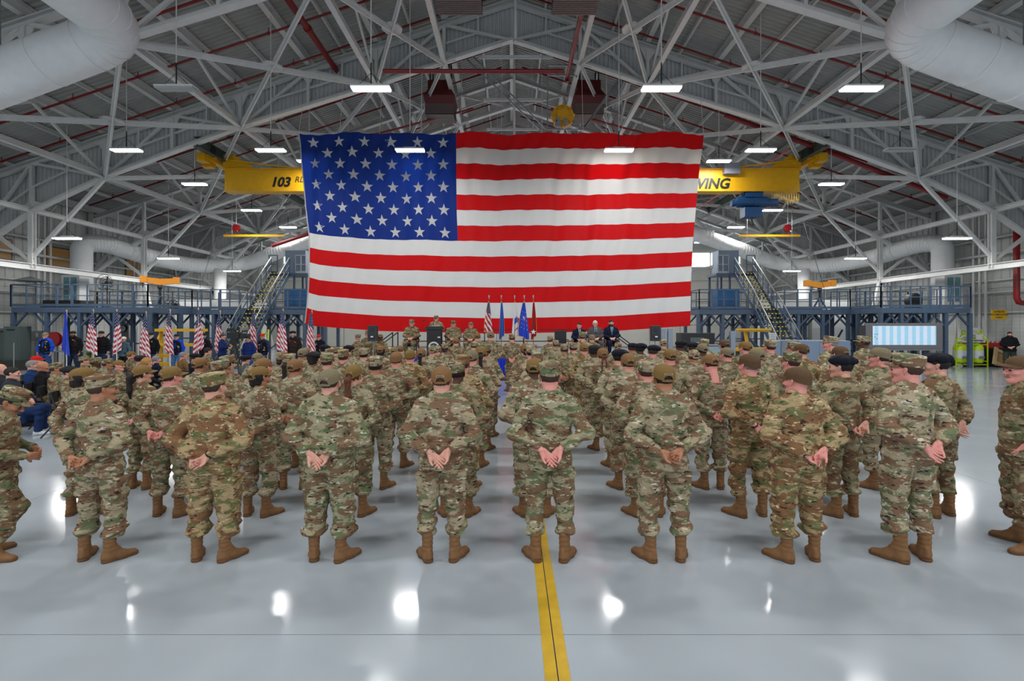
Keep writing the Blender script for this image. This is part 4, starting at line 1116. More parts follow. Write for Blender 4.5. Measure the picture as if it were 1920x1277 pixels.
# heaters
M_heat = mat('heater_maroon', rgb(96, 22, 22), .5, noise=.08)
M_louv = mat('louvre_brown', rgb(118, 104, 98), .5)
for i, (x, Y, z) in enumerate(((-3.85, 26, 13.35), (4.1, 26, 13.35), (-1.75, 15.8, 12.75), (2.1, 15.8, 12.75))):
    t = empty('unit_heater', (x, Y, z), 0, ['dark red hanging heater with louvres left of the ridge', 'dark red hanging heater with louvres beside the yellow reel', 'louvred heater underside at the top edge, left one', 'louvred heater underside at the top edge, right one'][i], 'heater', 'hanging heaters')
    MB().add([(-.74, -.6, .5), (.74, -.6, .5), (.74, .6, .5), (-.74, .6, .5), (-.84, -.7, .95), (.84, -.7, .95), (.84, .7, .95), (-.84, .7, .95), (-.62, -.5, 1.35), (.62, -.5, 1.35), (.62, .5, 1.35), (-.62, .5, 1.35), (-.62, -.5, 1.85), (.62, -.5, 1.85), (.62, .5, 1.85), (-.62, .5, 1.85)],
             [(3, 2, 1, 0)] + [(a + j, a + (j + 1) % 4, a + 4 + (j + 1) % 4, a + 4 + j) for a in (0, 4, 8) for j in range(4)] + [(12, 13, 14, 15)]).build('casing', M_heat, t)
    for q in range(9): MB().box((0, -.64, .03 + q * .058), (1.52, .05, .03), rot=Matrix.Rotation(R(30), 3, 'X')).build('louvre', M_louv, t)
    for q in range(12): MB().box((0, -.55 + q * .1, -.02), (1.5, .05, .03)).build('louvre', M_louv, t)
    MB().box((0, 0, .25), (1.5, 1.2, .5)).build('louvre_box', M_blk, t)
    for a in (-.5, .5):
        for b in (-.45, .45): MB().tube([(a, b, 1.8), (a, b, roofz(x) - z)], .035, 6).build('hanger_rod', M_blk, t)
# cable reel with its frame
rp = at(1055, 218, 24); t = empty('hoist_reel', rp, 0, 'yellow cable reel in a grey pipe frame hanging above the flag', 'reel')
RX = Matrix.Rotation(R(90), 3, 'X')
MB().lathe([(.2, -.25), (.3, -.2), (.3, -.1), (.55, -.08), (.55, .08), (.3, .1), (.3, .2)], 24, M=RX).build('drum', M_yel, t, smooth=False)
for a in range(8):
    a = a * math.pi / 4; MB().box((.5 * math.cos(a), 0, .5 * math.sin(a)), (.16, .5, .06), rot=Matrix.Rotation(-a, 3, 'Y')).build('spoke', M_yel, t)
MB().box((-.25, -.1, -.38), (.22, .3, .45)).box((.1, -.15, -.35), (.18, .2, .3)).build('motor', M_gal, t)
fr = MB()
for a, b in (((-.75, 2.6), (-.75, -.62)), ((-.75, -.62), (1.0, -.62)), ((-.7, 2.6), (.7, 2.6)), ((-.7, 2.1), (.7, 2.1)), ((.7, 2.6), (.7, 2.0)), ((1.0, -.62), (2.9, 2.0)), ((1.1, -.5), (3.1, 2.1)), ((-1.15, -.62), (-4.9, 3.0)), ((-.8, -.62), (-4.5, 3.05))):
    fr.beam((a[0], .1, a[1]), (b[0], .1, b[1]), .06)
fr.build('pipe_frame', M_gal, t)

# small things hung in the side bays
for s in (-1, 1):
    w_ = 'left' if s < 0 else 'right'
    p = at(1443, 442, 30); x = s * p.x
    t = tag(MB().box((x, 30, p.z), (3.8, .1, .13)).build('lifting_bar', M_yel), 'long thin yellow lifting bar hung high on the %s side' % w_, 'bar', 'yellow lifting bars')
    for d in (-1.4, 1.4): MB().tube([(x + d, 30, p.z), (x + d, 30, chz(x + d))], .012, 5).build('hanger_wire', M_gal, t)
    p = at(1477, 428, 30.5); t = empty('hose_reel', (s * p.x, 30.5, p.z), 0, 'round red hose reel hung high on the %s side' % w_, 'reel', 'red hose reels overhead')
    MB().lathe([(.24, -.1), (.24, -.07), (.17, -.07), (.17, .07), (.24, .07), (.24, .1)], 20, M=RX).build('drum', M_red, t)
    MB().beam((0, 0, 0), (.15, -.12, -.25), .05).build('arm', M_gal, t); MB().tube([(0, 0, .2), (0, 0, chz(p.x) - p.z)], .02, 5).build('bracket', M_white, t)
    p = at(1505, 412, 29); q = at(1545, 540, 26.6)
    tag(MB().tube([(s * p.x, 29, p.z), (s * q.x, 26.6, q.z)], .013, 5).build('slack_cable', M_blk), 'thin black cable slanting down to the %s work stand' % w_, 'cable')

# ================= WORK STANDS =================
M_deckb = mat('stand_deck', rgb(70, 88, 110), .6)
M_step = mat('tread_dark', rgb(58, 62, 66), .7)
M_nose = mat('tread_nosing', rgb(220, 196, 40), .6)
def stripes_mat():
    m = bpy.data.materials.new('hazard_nosing'); m.use_nodes = True; nt = m.node_tree; N = nt.nodes; L = nt.links
    tc = N.new('ShaderNodeTexCoord'); sp = N.new('ShaderNodeSeparateXYZ'); L.new(tc.outputs['Object'], sp.inputs[0])
    mo = N.new('ShaderNodeMath'); mo.operation = 'FRACT'; mu = N.new('ShaderNodeMath'); mu.operation = 'MULTIPLY'; mu.inputs[1].default_value = 5.2
    L.new(sp.outputs[0], mu.inputs[0]); L.new(mu.outputs[0], mo.inputs[0])
    gt = N.new('ShaderNodeMath'); gt.operation = 'GREATER_THAN'; gt.inputs[1].default_value = .5; L.new(mo.outputs[0], gt.inputs[0])
    mx = N.new('ShaderNodeMix'); mx.data_type = 'RGBA'; mx.inputs[6].default_value = rgb(34, 34, 32); mx.inputs[7].default_value = rgb(214, 192, 50)
    L.new(gt.outputs[0], mx.inputs[0]); L.new(mx.outputs[2], N['Principled BSDF'].inputs['Base Color']); N['Principled BSDF'].inputs['Roughness'].default_value = .6
    return m
M_haz = stripes_mat()
def rail(par, a, b, n, h=1.07, mid=True, m=None, gate=()):
    m = m or M_blue; a = Vector(a); b = Vector(b)
    MB().beam(a + Vector((0, 0, h)), b + Vector((0, 0, h)), .05).build('top_rail', m, par)
    MB().beam(a + Vector((0, 0, h * .5)), b + Vector((0, 0, h * .5)), .04).build('mid_rail', m, par)
    MB().beam(a + Vector((0, 0, .08)), b + Vector((0, 0, .08)), .012, .12).build('toe_board', m, par)
    for i in range(n + 1):
        p = a.lerp(b, i / n); w_ = .10 if i in gate else .045
        MB().box2((p.x - w_ / 2, p.y - .025, p.z), (p.x + w_ / 2, p.y + .025, p.z + h)).build('rail_post', m, par)
def stair(par, x, y0, y1, z0, z1, w_, n):
    for i in range(n):
        t = (i + 1) / n; y = y0 + (y1 - y0) * t; z = z0 + (z1 - z0) * t
        dy = (y1 - y0) / n
        tr = MB().box2((x - w_ / 2, y - dy, z - .045), (x + w_ / 2, y + .02, z - .005)).build('tread', M_step, par)
        MB().box2((-w_ / 2 + .02, y - dy - .012, z - .05), (w_ / 2 - .02, y - dy + .04, z), 0).build('nosing', M_haz, tr, (x, 0, 0))
    for s in (-1, 1):
        X = x + s * (w_ / 2 + .03)
        MB().beam((X, y0 - .1, z0), (X, y1, z1 - .02), .05, .22).build('stringer', M_blue, par)
        for k_, h in enumerate((.95, .5)): MB().beam((X, y0 - .15, z0 + h), (X, y1, z1 + h), .045).build('handrail', M_gal if k_ == 0 else M_blue, par)
        for q in range(5): t = q / 4; MB().box2((X - .02, y0 + (y1 - y0) * t - .02, z0 + (z1 - z0) * t), (X + .02, y0 + (y1 - y0) * t + .02, z0 + (z1 - z0) * t + .95)).build('rail_post', M_blue, par)
rnd = random.Random(11)
for s in (-1, 1):
    w_ = 'left' if s < 0 else 'right'
    t = empty('work_stand', (0, 0, 0), 0, 'long blue grey steel work stand along the %s side with stairs and railings' % w_, 'work stand', 'blue grey work stands')
    DZ = 3.05; A0, A1, AY = 24.2, 17.6, (23.2 if s < 0 else 24.2); B0, B1, BY = 21.0, 10.3, 26.4
    if s > 0: A0, A1 = 23.1, 18.6
    def X(v): return s * v
    MB().box2((X(A0), AY, DZ - .28), (X(A1), BY + 1.6, DZ - .02)).build('deck', M_blue, t)
    MB().box2((X(A1), BY, DZ - .28), (X(B1), BY + 2.4, DZ - .02)).build('deck', M_blue, t)
    rail(t, (X(A0), AY, DZ), (X(A1), AY, DZ), 9, gate=(0, 3, 4, 8)); rail(t, (X(A1), AY, DZ), (X(A1), BY, DZ), 3); rail(t, (X(A0), AY, DZ), (X(A0), BY + 1.6, DZ), 4)
    rail(t, (X(A0), BY + 1.6, DZ), (X(A1), BY + 1.6, DZ), 9, gate=(2, 5)); rail(t, (X(A1), BY, DZ), (X(15.0), BY, DZ), 5, gate=(3,)); rail(t, (X(13.0), BY, DZ), (X(B1), BY, DZ), 4, gate=(1,))
    rail(t, (X(A1), BY + 2.4, DZ), (X(B1), BY + 2.4, DZ), 11, gate=(4, 5, 9)); rail(t, (X(B1), BY, DZ), (X(B1), BY + 2.4, DZ), 2)
    # posts and knee braces
    for (x0, x1, y, n) in ((A0, A1, AY + .1, 4), (A0, A1, BY + 1.4, 4), (A0 - .6, A1, (AY + BY) / 2 + .6, 5), (A1, B1, BY + .1, 6), (A1, B1, BY + 2.2, 6), (A1 - .5, B1 + .5, BY + 1.2, 6)):
        for i in range(n + 1):
            x = x0 + (x1 - x0) * i / n; jj = rnd.uniform(-.08, .08); x += jj
            MB().box2((X(x) - .08, y - .08, 0), (X(x) + .08, y + .08, DZ - .28)).build('post', M_blue, t)
            for d in (-1, 1):
                if (i == 0 and d == 1) or (i == n and d == -1): continue
                MB().beam((X(x), y, DZ - 1.0), (X(x + d * .65), y, DZ - .3), .08).build('knee_brace', M_blue, t)
    for q in range(14):
        x = rnd.uniform(B1 + .3, A0 - .5); y = rnd.uniform(BY + .4, BY + 1.4); z = rnd.uniform(.3, 1.6)
        MB().beam((X(x), y, z), (X(x + rnd.uniform(-1.2, 1.2)), y + .2, z + rnd.uniform(.4, 1.2)), .07).build('cross_brace', M_blue, t)
        MB().beam((X(x), y, z), (X(x + rnd.uniform(1, 2)), y, z), .06).build('cross_brace', M_blk if q % 3 == 0 else M_blue, t)
    stair(t, X(13.95), 23.7, 26.4, 0, DZ, 1.15, 13)
    stair(t, X(14.0), 26.7, 29.0, DZ, 5.3, 1.05, 10)
    # top landing with its screen box
    MB().box2((X(14.6), 29.0, 5.18), (X(12.35), 30.4, 5.32)).build('landing', M_blue, t)
    for a in (12.45, 13.2):
        for y in (29.1, 30.3): MB().box2((X(a) - .05, y - .05, DZ), (X(a) + .05, y + .05, 5.2)).build('post', M_blue, t)
    MB().box2((X(13.25) - .62, 29.35, 5.32), (X(13.25) + .62, 30.3, 6.75)).build('screen_panel', mat('panel_blue', rgb(96, 116, 136), .4), t)
    rail(t, (X(12.45), 29.05, 5.3), (X(13.1), 29.05, 5.3), 2, 1.1, m=M_gal); rail(t, (X(14.2), 29.05, 5.3), (X(14.7), 29.05, 5.3), 1, 1.1)
    for q in (0, .12): MB().beam((X(12.4), 29.6, 5.85 - q), (X(10.4), 29.6, 5.25 - q), .08).build('reach_arm', M_gal, t)
    MB().box2((X(12.1) - .62, BY + .4, DZ), (X(12.1) + .62, BY + 1.2, DZ + 1.15)).build('blue_cabinet', mat('cabinet_blue', rgb(20, 76, 122), .4), t)

# things standing on the stands
def jack(x, y, z, rz, lab):
    t = empty('tow_fixture', (x, y, z), rz, lab, 'fixture', 'orange fixtures on the stands')
    MO = mat('orange_paint', rgb(232, 148, 22), .45)
    MB().add([(-.75, -.12, 1.35), (0, -.12, 1.22), (.75, -.12, 1.35), (.75, -.12, 1.62), (0, -.12, 1.55), (-.75, -.12, 1.62)] + [(-.75, .12, 1.35), (0, .12, 1.22), (.75, .12, 1.35), (.75, .12, 1.62), (0, .12, 1.55), (-.75, .12, 1.62)],
             [(0, 1, 2, 3, 4, 5), (11, 10, 9, 8, 7, 6)] + [(i, 6 + i, 6 + (i + 1) % 6, (i + 1) % 6) for i in range(6)]).box((-.7, 0, 1.5), (.3, .3, .34)).box((.7, 0, 1.5), (.3, .3, .34)).build('cross_beam', MO, t)
    MB().lathe([(.06, .1), (.06, 1.0), (.11, 1.05), (.11, 1.3)], 12).build('column', M_blk, t)
    for a in (0, 120, 240): MB().beam((0, 0, .7), (.4 * math.cos(R(a)), .4 * math.sin(R(a)), 0), .07).build('leg', M_blue, t)
jack(-18.55, 25.3, 3.05, R(35), 'orange cross beam on a dark column on the left work stand'); jack(17.5, 27.3, 3.05, 0, 'wide orange cross beam on a column on the right work stand')
def fan(px, py, Y, base, r, lab, cat='fan'):
    p = at(px, py, Y); t = empty('pedestal_fan', (p.x, Y, base), 0, lab, cat, 'black fans')
    z = p.z - base
    MB().lathe([(.25, 0), (.25, .03), (.03, .06), (.025, z)], 12).build('stand', M_blk, t)
    mb = MB()
    for q in range(3): mb.tube([(r * (1 - .3 * q) * math.cos(a), -.08 * (q == 0) - .1, z + r * (1 - .3 * q) * math.sin(a)) for a in [i * math.pi / 12 for i in range(25)]], .012, 5)
    for q in range(16): a = q * math.pi / 8; mb.tube([(0, -.13, z), (r * math.cos(a), -.1, z + r * math.sin(a))], .006, 4)
    mb.build('guard', M_blk, t)
    for q in range(3):
        a = q * 2.094 + 1.5; MB().add([(.04 * math.cos(a), -.02, z + .04 * math.sin(a)), (r * .8 * math.cos(a - .3), -.06, z + r * .8 * math.sin(a - .3)), (r * .85 * math.cos(a + .3), .03, z + r * .85 * math.sin(a + .3)),
             (.04 * math.cos(a), 0, z + .04 * math.sin(a)), (r * .8 * math.cos(a - .3), -.04, z + r * .8 * math.sin(a - .3)), (r * .85 * math.cos(a + .3), .05, z + r * .85 * math.sin(a + .3))], [(0, 1, 2), (5, 4, 3), (0, 3, 4, 1), (1, 4, 5, 2), (2, 5, 3, 0)]).build('blade', M_blk, t)
    MB().tube([(0, -.05, z), (0, .2, z)], .08, 12).build('motor', M_blk, t)
fan(201, 530, 24.2, 3.05, .40, 'black pedestal fan standing on the left work stand'); fan(330, 571, 26.9, 3.05, .26, 'small black fan low on the left work stand')
p = at(1703, 570, 25.5); t = empty('floor_blower', (p.x, 25.2, 3.05), 0, 'dark round floor blower behind the railing of the right stand', 'blower')
MB().lathe([(.28, -.2), (.36, -.15), (.38, .15), (.3, .2)], 20, (0, 0, .42), M=RX).build('housing', M_blk, t); MB().box((0, 0, .05), (.6, .4, .1)).build('base', M_blk, t); MB().lathe([(.02, -.24), (.25, -.22)], 12, (0, 0, .42), M=RX).build('guard', M_gal, t)
for s in (-1, 1):
    p = at(1779, 560, 26.9)
    t = empty('filter_cabinet', (s * p.x, 26.9, 3.05), 0, 'white cabinet with a blue green glass front beside the %s duct' % ('left' if s < 0 else 'right'), 'cabinet')
    MB().box((0, 0, .95), (1.0, .6, 1.9)).build('body', M_white, t); MB().box((-.4, 0, -1.5), (.08, .08, 3.05)).box((.4, 0, -1.5), (.08, .08, 3.05)).build('stand_legs', M_white, t); MB().box((0, -.31, 1.1), (.7, .03, 1.35)).build('glass_front', mat('teal_glass', rgb(96, 140, 150), .15, spec=.6, noise=.2, nscale=3), t); MB().box((0, -.33, 1.1), (.05, .02, 1.4)).build('bar', M_white, t)
    for q in range(2): tag(MB().box2((s * (17.2 + q * 2.6) - 1.15, 29.8, 0), (s * (17.2 + q * 2.6) + 1.15, 31.4, 3.75)).build('white_unit', mat('unit_white', rgb(206, 208, 206), .5)), 'white boxy unit behind the %s work stand railing, %s one' % ('left' if s < 0 else 'right', 'inner' if q == 0 else 'outer'), 'cabinet')
for n_, px in enumerate((82, 102, 138)):
    p = at(px, 566, 23.9); mb = MB()
    for q in range(4): mb.tube([(p.x + (q - 1.5) * .09 + .11 * math.cos(a), 23.9 + .1 * q % .2, 3.05 + .13 + .11 * math.sin(a)) for a in [i * math.pi / 6 for i in range(13)]], .03, 6)
    tag(mb.build('hose_coil', M_yel), 'yellow coiled hose on the left work stand, %s one' % ('left', 'middle', 'right')[n_], 'hose', 'yellow coils')
tag(bevelled(MB().box2((-23.4, 23.8, 3.05), (-21.4, 24.6, 3.4)).build('tool_crate', M_blk), .02), 'flat black crate on the left work stand', 'crate')
t = empty('ceiling_heater', at(57, 523, 23.5), 0, 'pale hanging umbrella shaped reflector above the left stand', 'heater')
MB().lathe([(.06, .1), (.3, .02), (.62, -.1), (.6, -.12), (.28, -.02), (.05, .04)], 12).build('hood', M_gal, t); MB().tube([(0, 0, .08), (0, 0, 2.6)], .02, 6).build('rod', M_gal, t)

# ================= FLOOR THINGS BEHIND THE FORMATION, LEFT =================
M_cab = mat('cabinet_grey_green', rgb(78, 90, 88), .5, noise=.05)
for i, (px, w_, h_, Y) in enumerate(((14, .55, 1.55, 23.6), (33, .75, 1.65, 23.4))):
    p = at(px, 640, Y); t = empty('metal_cabinet', (p.x, Y, .45), 0, 'grey green metal cabinet at far left, %s one' % ('outer' if i == 0 else 'inner'), 'cabinet', 'cabinets at far left')
    bevelled(MB().box((0, 0, h_ / 2), (w_, .6, h_)).build('body', M_cab, t)); MB().box((0, -.31, h_ * .5), (w_ * .86, .02, h_ * .86)).build('door', M_cab, t); MB().box((0, -.33, h_ * .9), (w_ * .5, .02, .06)).build('vent', M_blk, t)
tag(bevelled(MB().box2((-25.6, 23.0, 0), (-23.2, 24.2, .45)).build('low_bin', mat('bin_olive', rgb(52, 52, 46), .7))), 'low dark bin under the grey green cabinets', 'bin')
for i, px in enumerate((52, 73)):
    p = at(px, 630, 26.0); t = empty('fuse_box', p, 0, 'grey electrical box on the wall at far left, %s one' % ('left' if i == 0 else 'right'), 'electrical box', 'electrical boxes'); MB().box((0, 0, 0), (.5, .16, .55)).build('body', M_gal, t); MB().box((0, -.09, .05), (.14, .03, .2)).build('gauge', M_white, t)
    MB().box((0, .05, -p.z / 2 - .14), (.06, .06, p.z - .28)).build('support', M_gal, t)
t = empty('hose_reel', at(101, 636, 22.6), 0, 'dark red hose reel on a post behind the blue shirted veteran', 'reel'); MB().lathe([(.34, -.1), (.34, -.06), (.2, -.06), (.2, .06), (.34, .06), (.34, .1)], 20, M=RX).build('drum', M_red, t); MB().box((0, .15, -.75), (.08, .08, 1.45)).build('post', M_gal, t)
t = empty('work_table', (-20.6, 22.9, 0), 0, 'grey work table behind the veterans at left', 'table'); MB().box((0, 0, .92), (2.0, .7, .05)).build('top', M_gal, t)
for a in (-.95, .95):
    for b in (-.3, .3): MB().box((a, b, .45), (.05, .05, .9)).build('leg', M_gal, t)
t = empty('wall_clock', at(231, 616, 27.0), 0, 'round clock with a dark rim behind the flag bearers', 'clock'); MB().lathe([(.21, .0), (.21, .05)], 24, M=RX).build('rim', M_blk, t); MB().lathe([(.17, .05), (.17, .06)], 24, M=RX).build('face', M_white, t); MB().box((0, -.07, .05), (.015, .01, .12)).build('hand', M_blk, t); MB().box((0, .06, -.9), (.5, .06, 2.4)).build('board', M_gal, t)
M_ys = mat('stand_yellow', rgb(212, 166, 24), .5, noise=.08)
t = empty('yellow_rack', (at(325, 650, 22.6).x, 22.9, 0), 0, 'yellow step rack behind the veterans holding flags', 'rack')
for z, d, w_ in ((1.92, .25, 2.3), (1.22, 0, 2.2), (.72, -.25, 2.3), (.35, -.5, 2.3)): MB().box((0, d, z), (w_, .4, .13)).build('shelf', M_ys, t)
for a in (-1.0, 1.0): MB().box((a, .3, .95), (.1, .1, 1.9)).build('post', M_ys, t); MB().beam((a, .3, 1.9), (a, -.65, 0), .08).build('side_rail', M_ys, t)
for i, px in enumerate((164, 494)):
    p = at(px, 650, 22.8); t = empty('safety_ladder', (p.x, 22.8, 0), 0, ('lime green folding ladder between the veterans at left' if i == 0 else 'lime green ladder frame behind the camera operator'), 'ladder')
    ML = mat('lime_paint', rgb(196, 214, 60), .4)
    for a in (-.16, .16): MB().beam((a, 0, 0), (a * .7, .25, 1.95), .05).build('stile', ML, t)
    for q in range(6): MB().box((0, .03 + .035 * q, .28 + q * .3), (.3, .05, .04)).build('rung', ML, t)
for i, (px, Y) in enumerate(((26, 21.8), (242, 22.3), (250, 22.2), (262, 22.1))):
    p = at(px, 650, Y); tag(MB().lathe([(.16, 0), (.16, .03), (.02, .06), (.02, 1.35)], 12, (p.x, Y, 0)).build('barrier_post', M_gal), 'slim silver post standing at the left, %s' % ('by the cabinets', 'left of three', 'middle of three', 'right of three')[i], 'post', 'silver posts')
t = empty('long_table', (at(650, 640, 22).x + .3, 23.4, 0), 0, 'yellow topped long table below the left end of the giant flag', 'table')
MB().box((0, 0, .95), (3.6, .9, .22)).build('top', M_ys, t); MB().box((0, -.1, .75), (3.8, 1.0, .06)).build('shelf', M_blue, t)
for a in (-1.7, 0, 1.7): MB().box((a, 0, .4), (.1, .7, .8)).build('leg', M_blue, t)

# ================= FLOOR THINGS, RIGHT =================
s30 = 26.0
def scr():
    Y = 24.0; a = at(1623, 606, Y); b = at(1768, 655, Y); cx = (a.x + b.x) / 2; cz = (a.z + b.z) / 2; W, H = b.x - a.x, a.z - b.z
    t = empty('led_wall', (cx, Y, 0), 0, 'large grey framed led screen with pale blue striped picture, right side', 'screen')
    bevelled(MB().box((0, .06, cz), (W, .12, H)).build('panel', mat('screen_grey', rgb(106, 106, 108), .6), t), .02)
    MB().box((-W / 2 - .18, .05, cz + .05), (.3, .12, H * .75)).build('side_panel', mat('screen_dark', rgb(52, 50, 52), .6), t)
    m = bpy.data.materials.new('screen_picture'); m.use_nodes = True; nt = m.node_tree; N = nt.nodes; L = nt.links
    tc = N.new('ShaderNodeTexCoord'); sp = N.new('ShaderNodeSeparateXYZ'); L.new(tc.outputs['Object'], sp.inputs[0])
    mu = N.new('ShaderNodeMath'); mu.operation = 'MULTIPLY'; mu.inputs[1].default_value = 2.66; fr_ = N.new('ShaderNodeMath'); fr_.operation = 'FRACT'; gt = N.new('ShaderNodeMath'); gt.operation = 'GREATER_THAN'; gt.inputs[1].default_value = .5
    L.new(sp.outputs[0], mu.inputs[0]); L.new(mu.outputs[0], fr_.inputs[0]); L.new(fr_.outputs[0], gt.inputs[0])
    nz = N.new('ShaderNodeTexNoise'); nz.inputs['Scale'].default_value = 5; L.new(tc.outputs['Object'], nz.inputs['Vector'])
    mx = N.new('ShaderNodeMix'); mx.data_type = 'RGBA'; mx.inputs[6].default_value = rgb(150, 196, 222); mx.inputs[7].default_value = rgb(196, 212, 230); L.new(gt.outputs[0], mx.inputs[0])
    m2 = N.new('ShaderNodeMix'); m2.data_type = 'RGBA'; m2.blend_type = 'MULTIPLY'; m2.inputs[0].default_value = .15; L.new(mx.outputs[2], m2.inputs[6]); L.new(nz.outputs['Color'], m2.inputs[7])
    b_ = N['Principled BSDF']; b_.inputs['Base Color'].default_value = (0, 0, 0, 1); L.new(m2.outputs[2], b_.inputs['Emission Color']); b_.inputs['Emission Strength'].default_value = 1.0
    sc_ = MB().box((0, -.01, cz + .04), (W * .815, .02, H * .73)).build('picture', m, t)
    for q, (dx, dz) in enumerate(((-1.5, .1), (-1.38, .1), (-1.5, -.04), (-1.4, -.12))): MB().box((dx * W / 3.9, -.025, cz + dz), (.05, .01, .03)).build('mark', M_blk, t)
    for d in [-W / 2 + .1 + i * (W - .2) / 7 for i in range(8)]: MB().box((d, .06, (cz - H / 2) / 2), (.05, .08, cz - H / 2)).build('support_leg', M_gal, t)
    MB().box((0, .06, cz - H / 2 - .03), (W, .12, .06)).build('support_rail', M_gal, t); MB().box((0, .06, .04), (W, .5, .08)).build('base', M_gal, t)
scr()
M_lime = mat('extinguisher_lime', rgb(182, 210, 24), .4)
for i, px in enumerate((1793, 1824)):
    p = at(px, 660, 25.2); t = empty('wheeled_extinguisher', (p.x, 25.0, 0), 0, 'lime green wheeled fire extinguisher at right, %s' % ('nearer the screen' if i == 0 else 'nearer the wooden pallet'), 'fire extinguisher', 'lime extinguishers')
    MB().lathe([(.05, .16), (.24, .2), (.28, .28), (.28, 1.0), (.22, 1.14), (.08, 1.2), (.06, 1.28)], 20).build('tank', M_lime, t, smooth=True)
    MB().lathe([(.285, .45), (.285, .85)], 20).build('label', mat('label_white', rgb(200, 205, 215), .5), t)
    MB().box((0, -.289, .5), (.28, .01, .14)).build('label_band', M_gal, t)
    for a in (-.38, .38):
        MB().box((a, -.2, .72), (.045, .045, 1.44)).build('frame_post', M_lime, t)
        w_ = MB().tube([(a - .05, .1, .2), (a + .07, .1, .2)], .2, 20).build('wheel', M_blk, t); MB().tube([(a - .06, .1, .2), (a + .08, .1, .2)], .1, 14).build('hub', M_lime, w_)
    for z in (1.44, 1.15, .3, .12): MB().box((0, -.2, z), (.8, .04, .04)).build('frame_rail', M_lime, t)
    MB().tube([(-.3, -.2, 1.44), (0, -.1, 1.66), (.1, -.1, 1.75), (.2, -.1, 1.66), (.3, -.2, 1.44)], .03, 8).build('handle', M_lime, t)
    MB().tube([(.1 + .11 * math.cos(a), -.1, 1.78 + .11 * math.sin(a)) for a in [q * math.pi / 6 for q in range(13)]], .03, 6).build('nozzle_ring', M_lime, t)
    if i: MB().box((-.1, -.24, 1.55), (.34, .02, .26)).build('notice', M_white, t)
sg = at(1873, 590, 25.0); t = empty('wall_sign', sg, 0, 'yellow sign with black capitals at the right', 'sign')
MB().box((0, 0, 0), (.80, .03, .50)).build('plate', mat('sign_yellow', rgb(206, 160, 10), .5), t)
for q, tx in enumerate(('SATELLITE', 'ACCUMULATION', 'POINT')):
    o = link_mesh('lettering', text_mesh(tx, .12, M_blk, extrude=.002, bold=.002), t, (0, -.018, .15 - q * .15)); o.rotation_euler = (R(90), 0, 0)
for a in (-.38, .38): MB().box((a, .02, .6), (.02, .02, .75)).build('hanger', M_gal, t)
t = empty('wash_sink', (at(1846, 640, 25.2).x, 25.8, 0), 0, 'stack of white basins on a grey bench behind the extinguishers', 'basin')
MB().box((0, 0, .6), (1.6, .55, 1.2)).build('bench', mat('bench_grey', rgb(112, 112, 106), .6), t)
for (x, z, r) in ((-.6, 1.5, .34), (-.6, 1.72, .28), (-.6, 1.92, .3), (.15, 1.45, .42), (.6, 1.45, .3)): MB().lathe([(r * .8, z - .12), (r, z - .08), (r, z + .06), (r * .9, z + .09)], 18).build('basin', M_white, t); t.children[-1].location = (x, 0, 0)
t = empty('dark_trolley', (at(1862, 670, 25.0).x - .1, 25.1, 0), 0, 'low dark trolley holding red cans right of the extinguishers', 'trolley')
MB().box((0, .1, .6), (2.0, .6, .75)).build('body', M_blk, t); MB().box((0, .1, .16), (2.2, .8, .06)).build('shelf', M_blk, t); MB().box((-1.15, .1, .75), (.35, .5, 1.0)).build('side_board', mat('amber_board', rgb(190, 120, 20), .5), t)
for a in (-.9, .9):
    for b in (-.2, .4): MB().tube([(a, b - .03, .09), (a, b + .03, .09)], .09, 12).build('wheel', M_blk, t)
for i in range(6):
    o = tag(MB().box((0, 0, .13), (.22, .2, .26)).tube([(0, 0, .26), (.05, 0, .34)], .03, 8).build('fuel_can', mat('can_red', rgb(168, 24, 30), .4), None, (at(1852 + i * 8.2, 650, 25.2).x - .1, 25.2, .975)), 'small red can on the dark trolley, %s of the row' % ('leftmost', 'second', 'third', 'fourth', 'fifth', 'last')[i], 'can', 'red cans')
t = empty('wooden_pallet', (at(1872, 680, 24.6).x, 24.5, .06), 0, 'pale wooden crate panel leaning on the dark trolley', 'pallet'); t.rotation_euler = (R(-14), R(22), 0)
MWd = mat('pine_wood', rgb(186, 158, 116), .7, noise=.12, nscale=8)
for a in (-.34, .34): MB().box((a, 0, .45), (.16, .08, .95)).build('board', MWd, t)
for z in (.1, .8): MB().box((0, 0, z), (.55, .07, .14)).build('board', MWd, t)
MB().box((0, .04, .45), (.6, .02, .7)).build('backing', mat('ply_wood', rgb(160, 124, 72), .7, noise=.1), t)
# ground power unit, yellow tug
t = empty('power_cart', (at(1521, 668, 21.0).x, 21.4, 0), 0, 'boxy blue grey ground power cart behind the right of the formation', 'cart')
MG = mat('gpu_blue', rgb(120, 138, 162), .45, noise=.05)
bevelled(MB().box((0, 0, .98), (3.1, 1.3, 1.0)).build('body', MG, t), .03); bevelled(MB().box((-1.1, -.7, .98), (.75, .12, 1.02)).build('open_door', mat('gpu_grey', rgb(112, 122, 134), .5), t), .01)
for x in (-.3, .5, 1.1): MB().box((x, -.66, 1.0), (.6, .02, .8)).build('door_panel', MG, t)
MB().box((.3, -.68, .82), (.2, .01, .05)).build('handle', M_white, t)
for a in (-1.1, 1.1): MB().tube([(a, -.6, .25), (a, .6, .25)], .25, 18).build('wheel', M_blk, t)
MB().box((0, 0, .42), (3.1, 1.1, .12)).build('chassis', M_blk, t)
t = empty('yellow_tug', (at(1424, 650, 23.0).x, 23.6, 0), 0, 'yellow canopied tow tractor left of the power cart', 'tractor')
MB().box((0, 0, 1.95), (1.2, 1.2, .08)).box((0, 0, 1.88), (1.0, 1.0, .08)).build('canopy', M_ys, t); MB().beam((-.4, 0, 1.9), (-.25, 0, 1.0), .12).build('canopy_arm', M_ys, t)
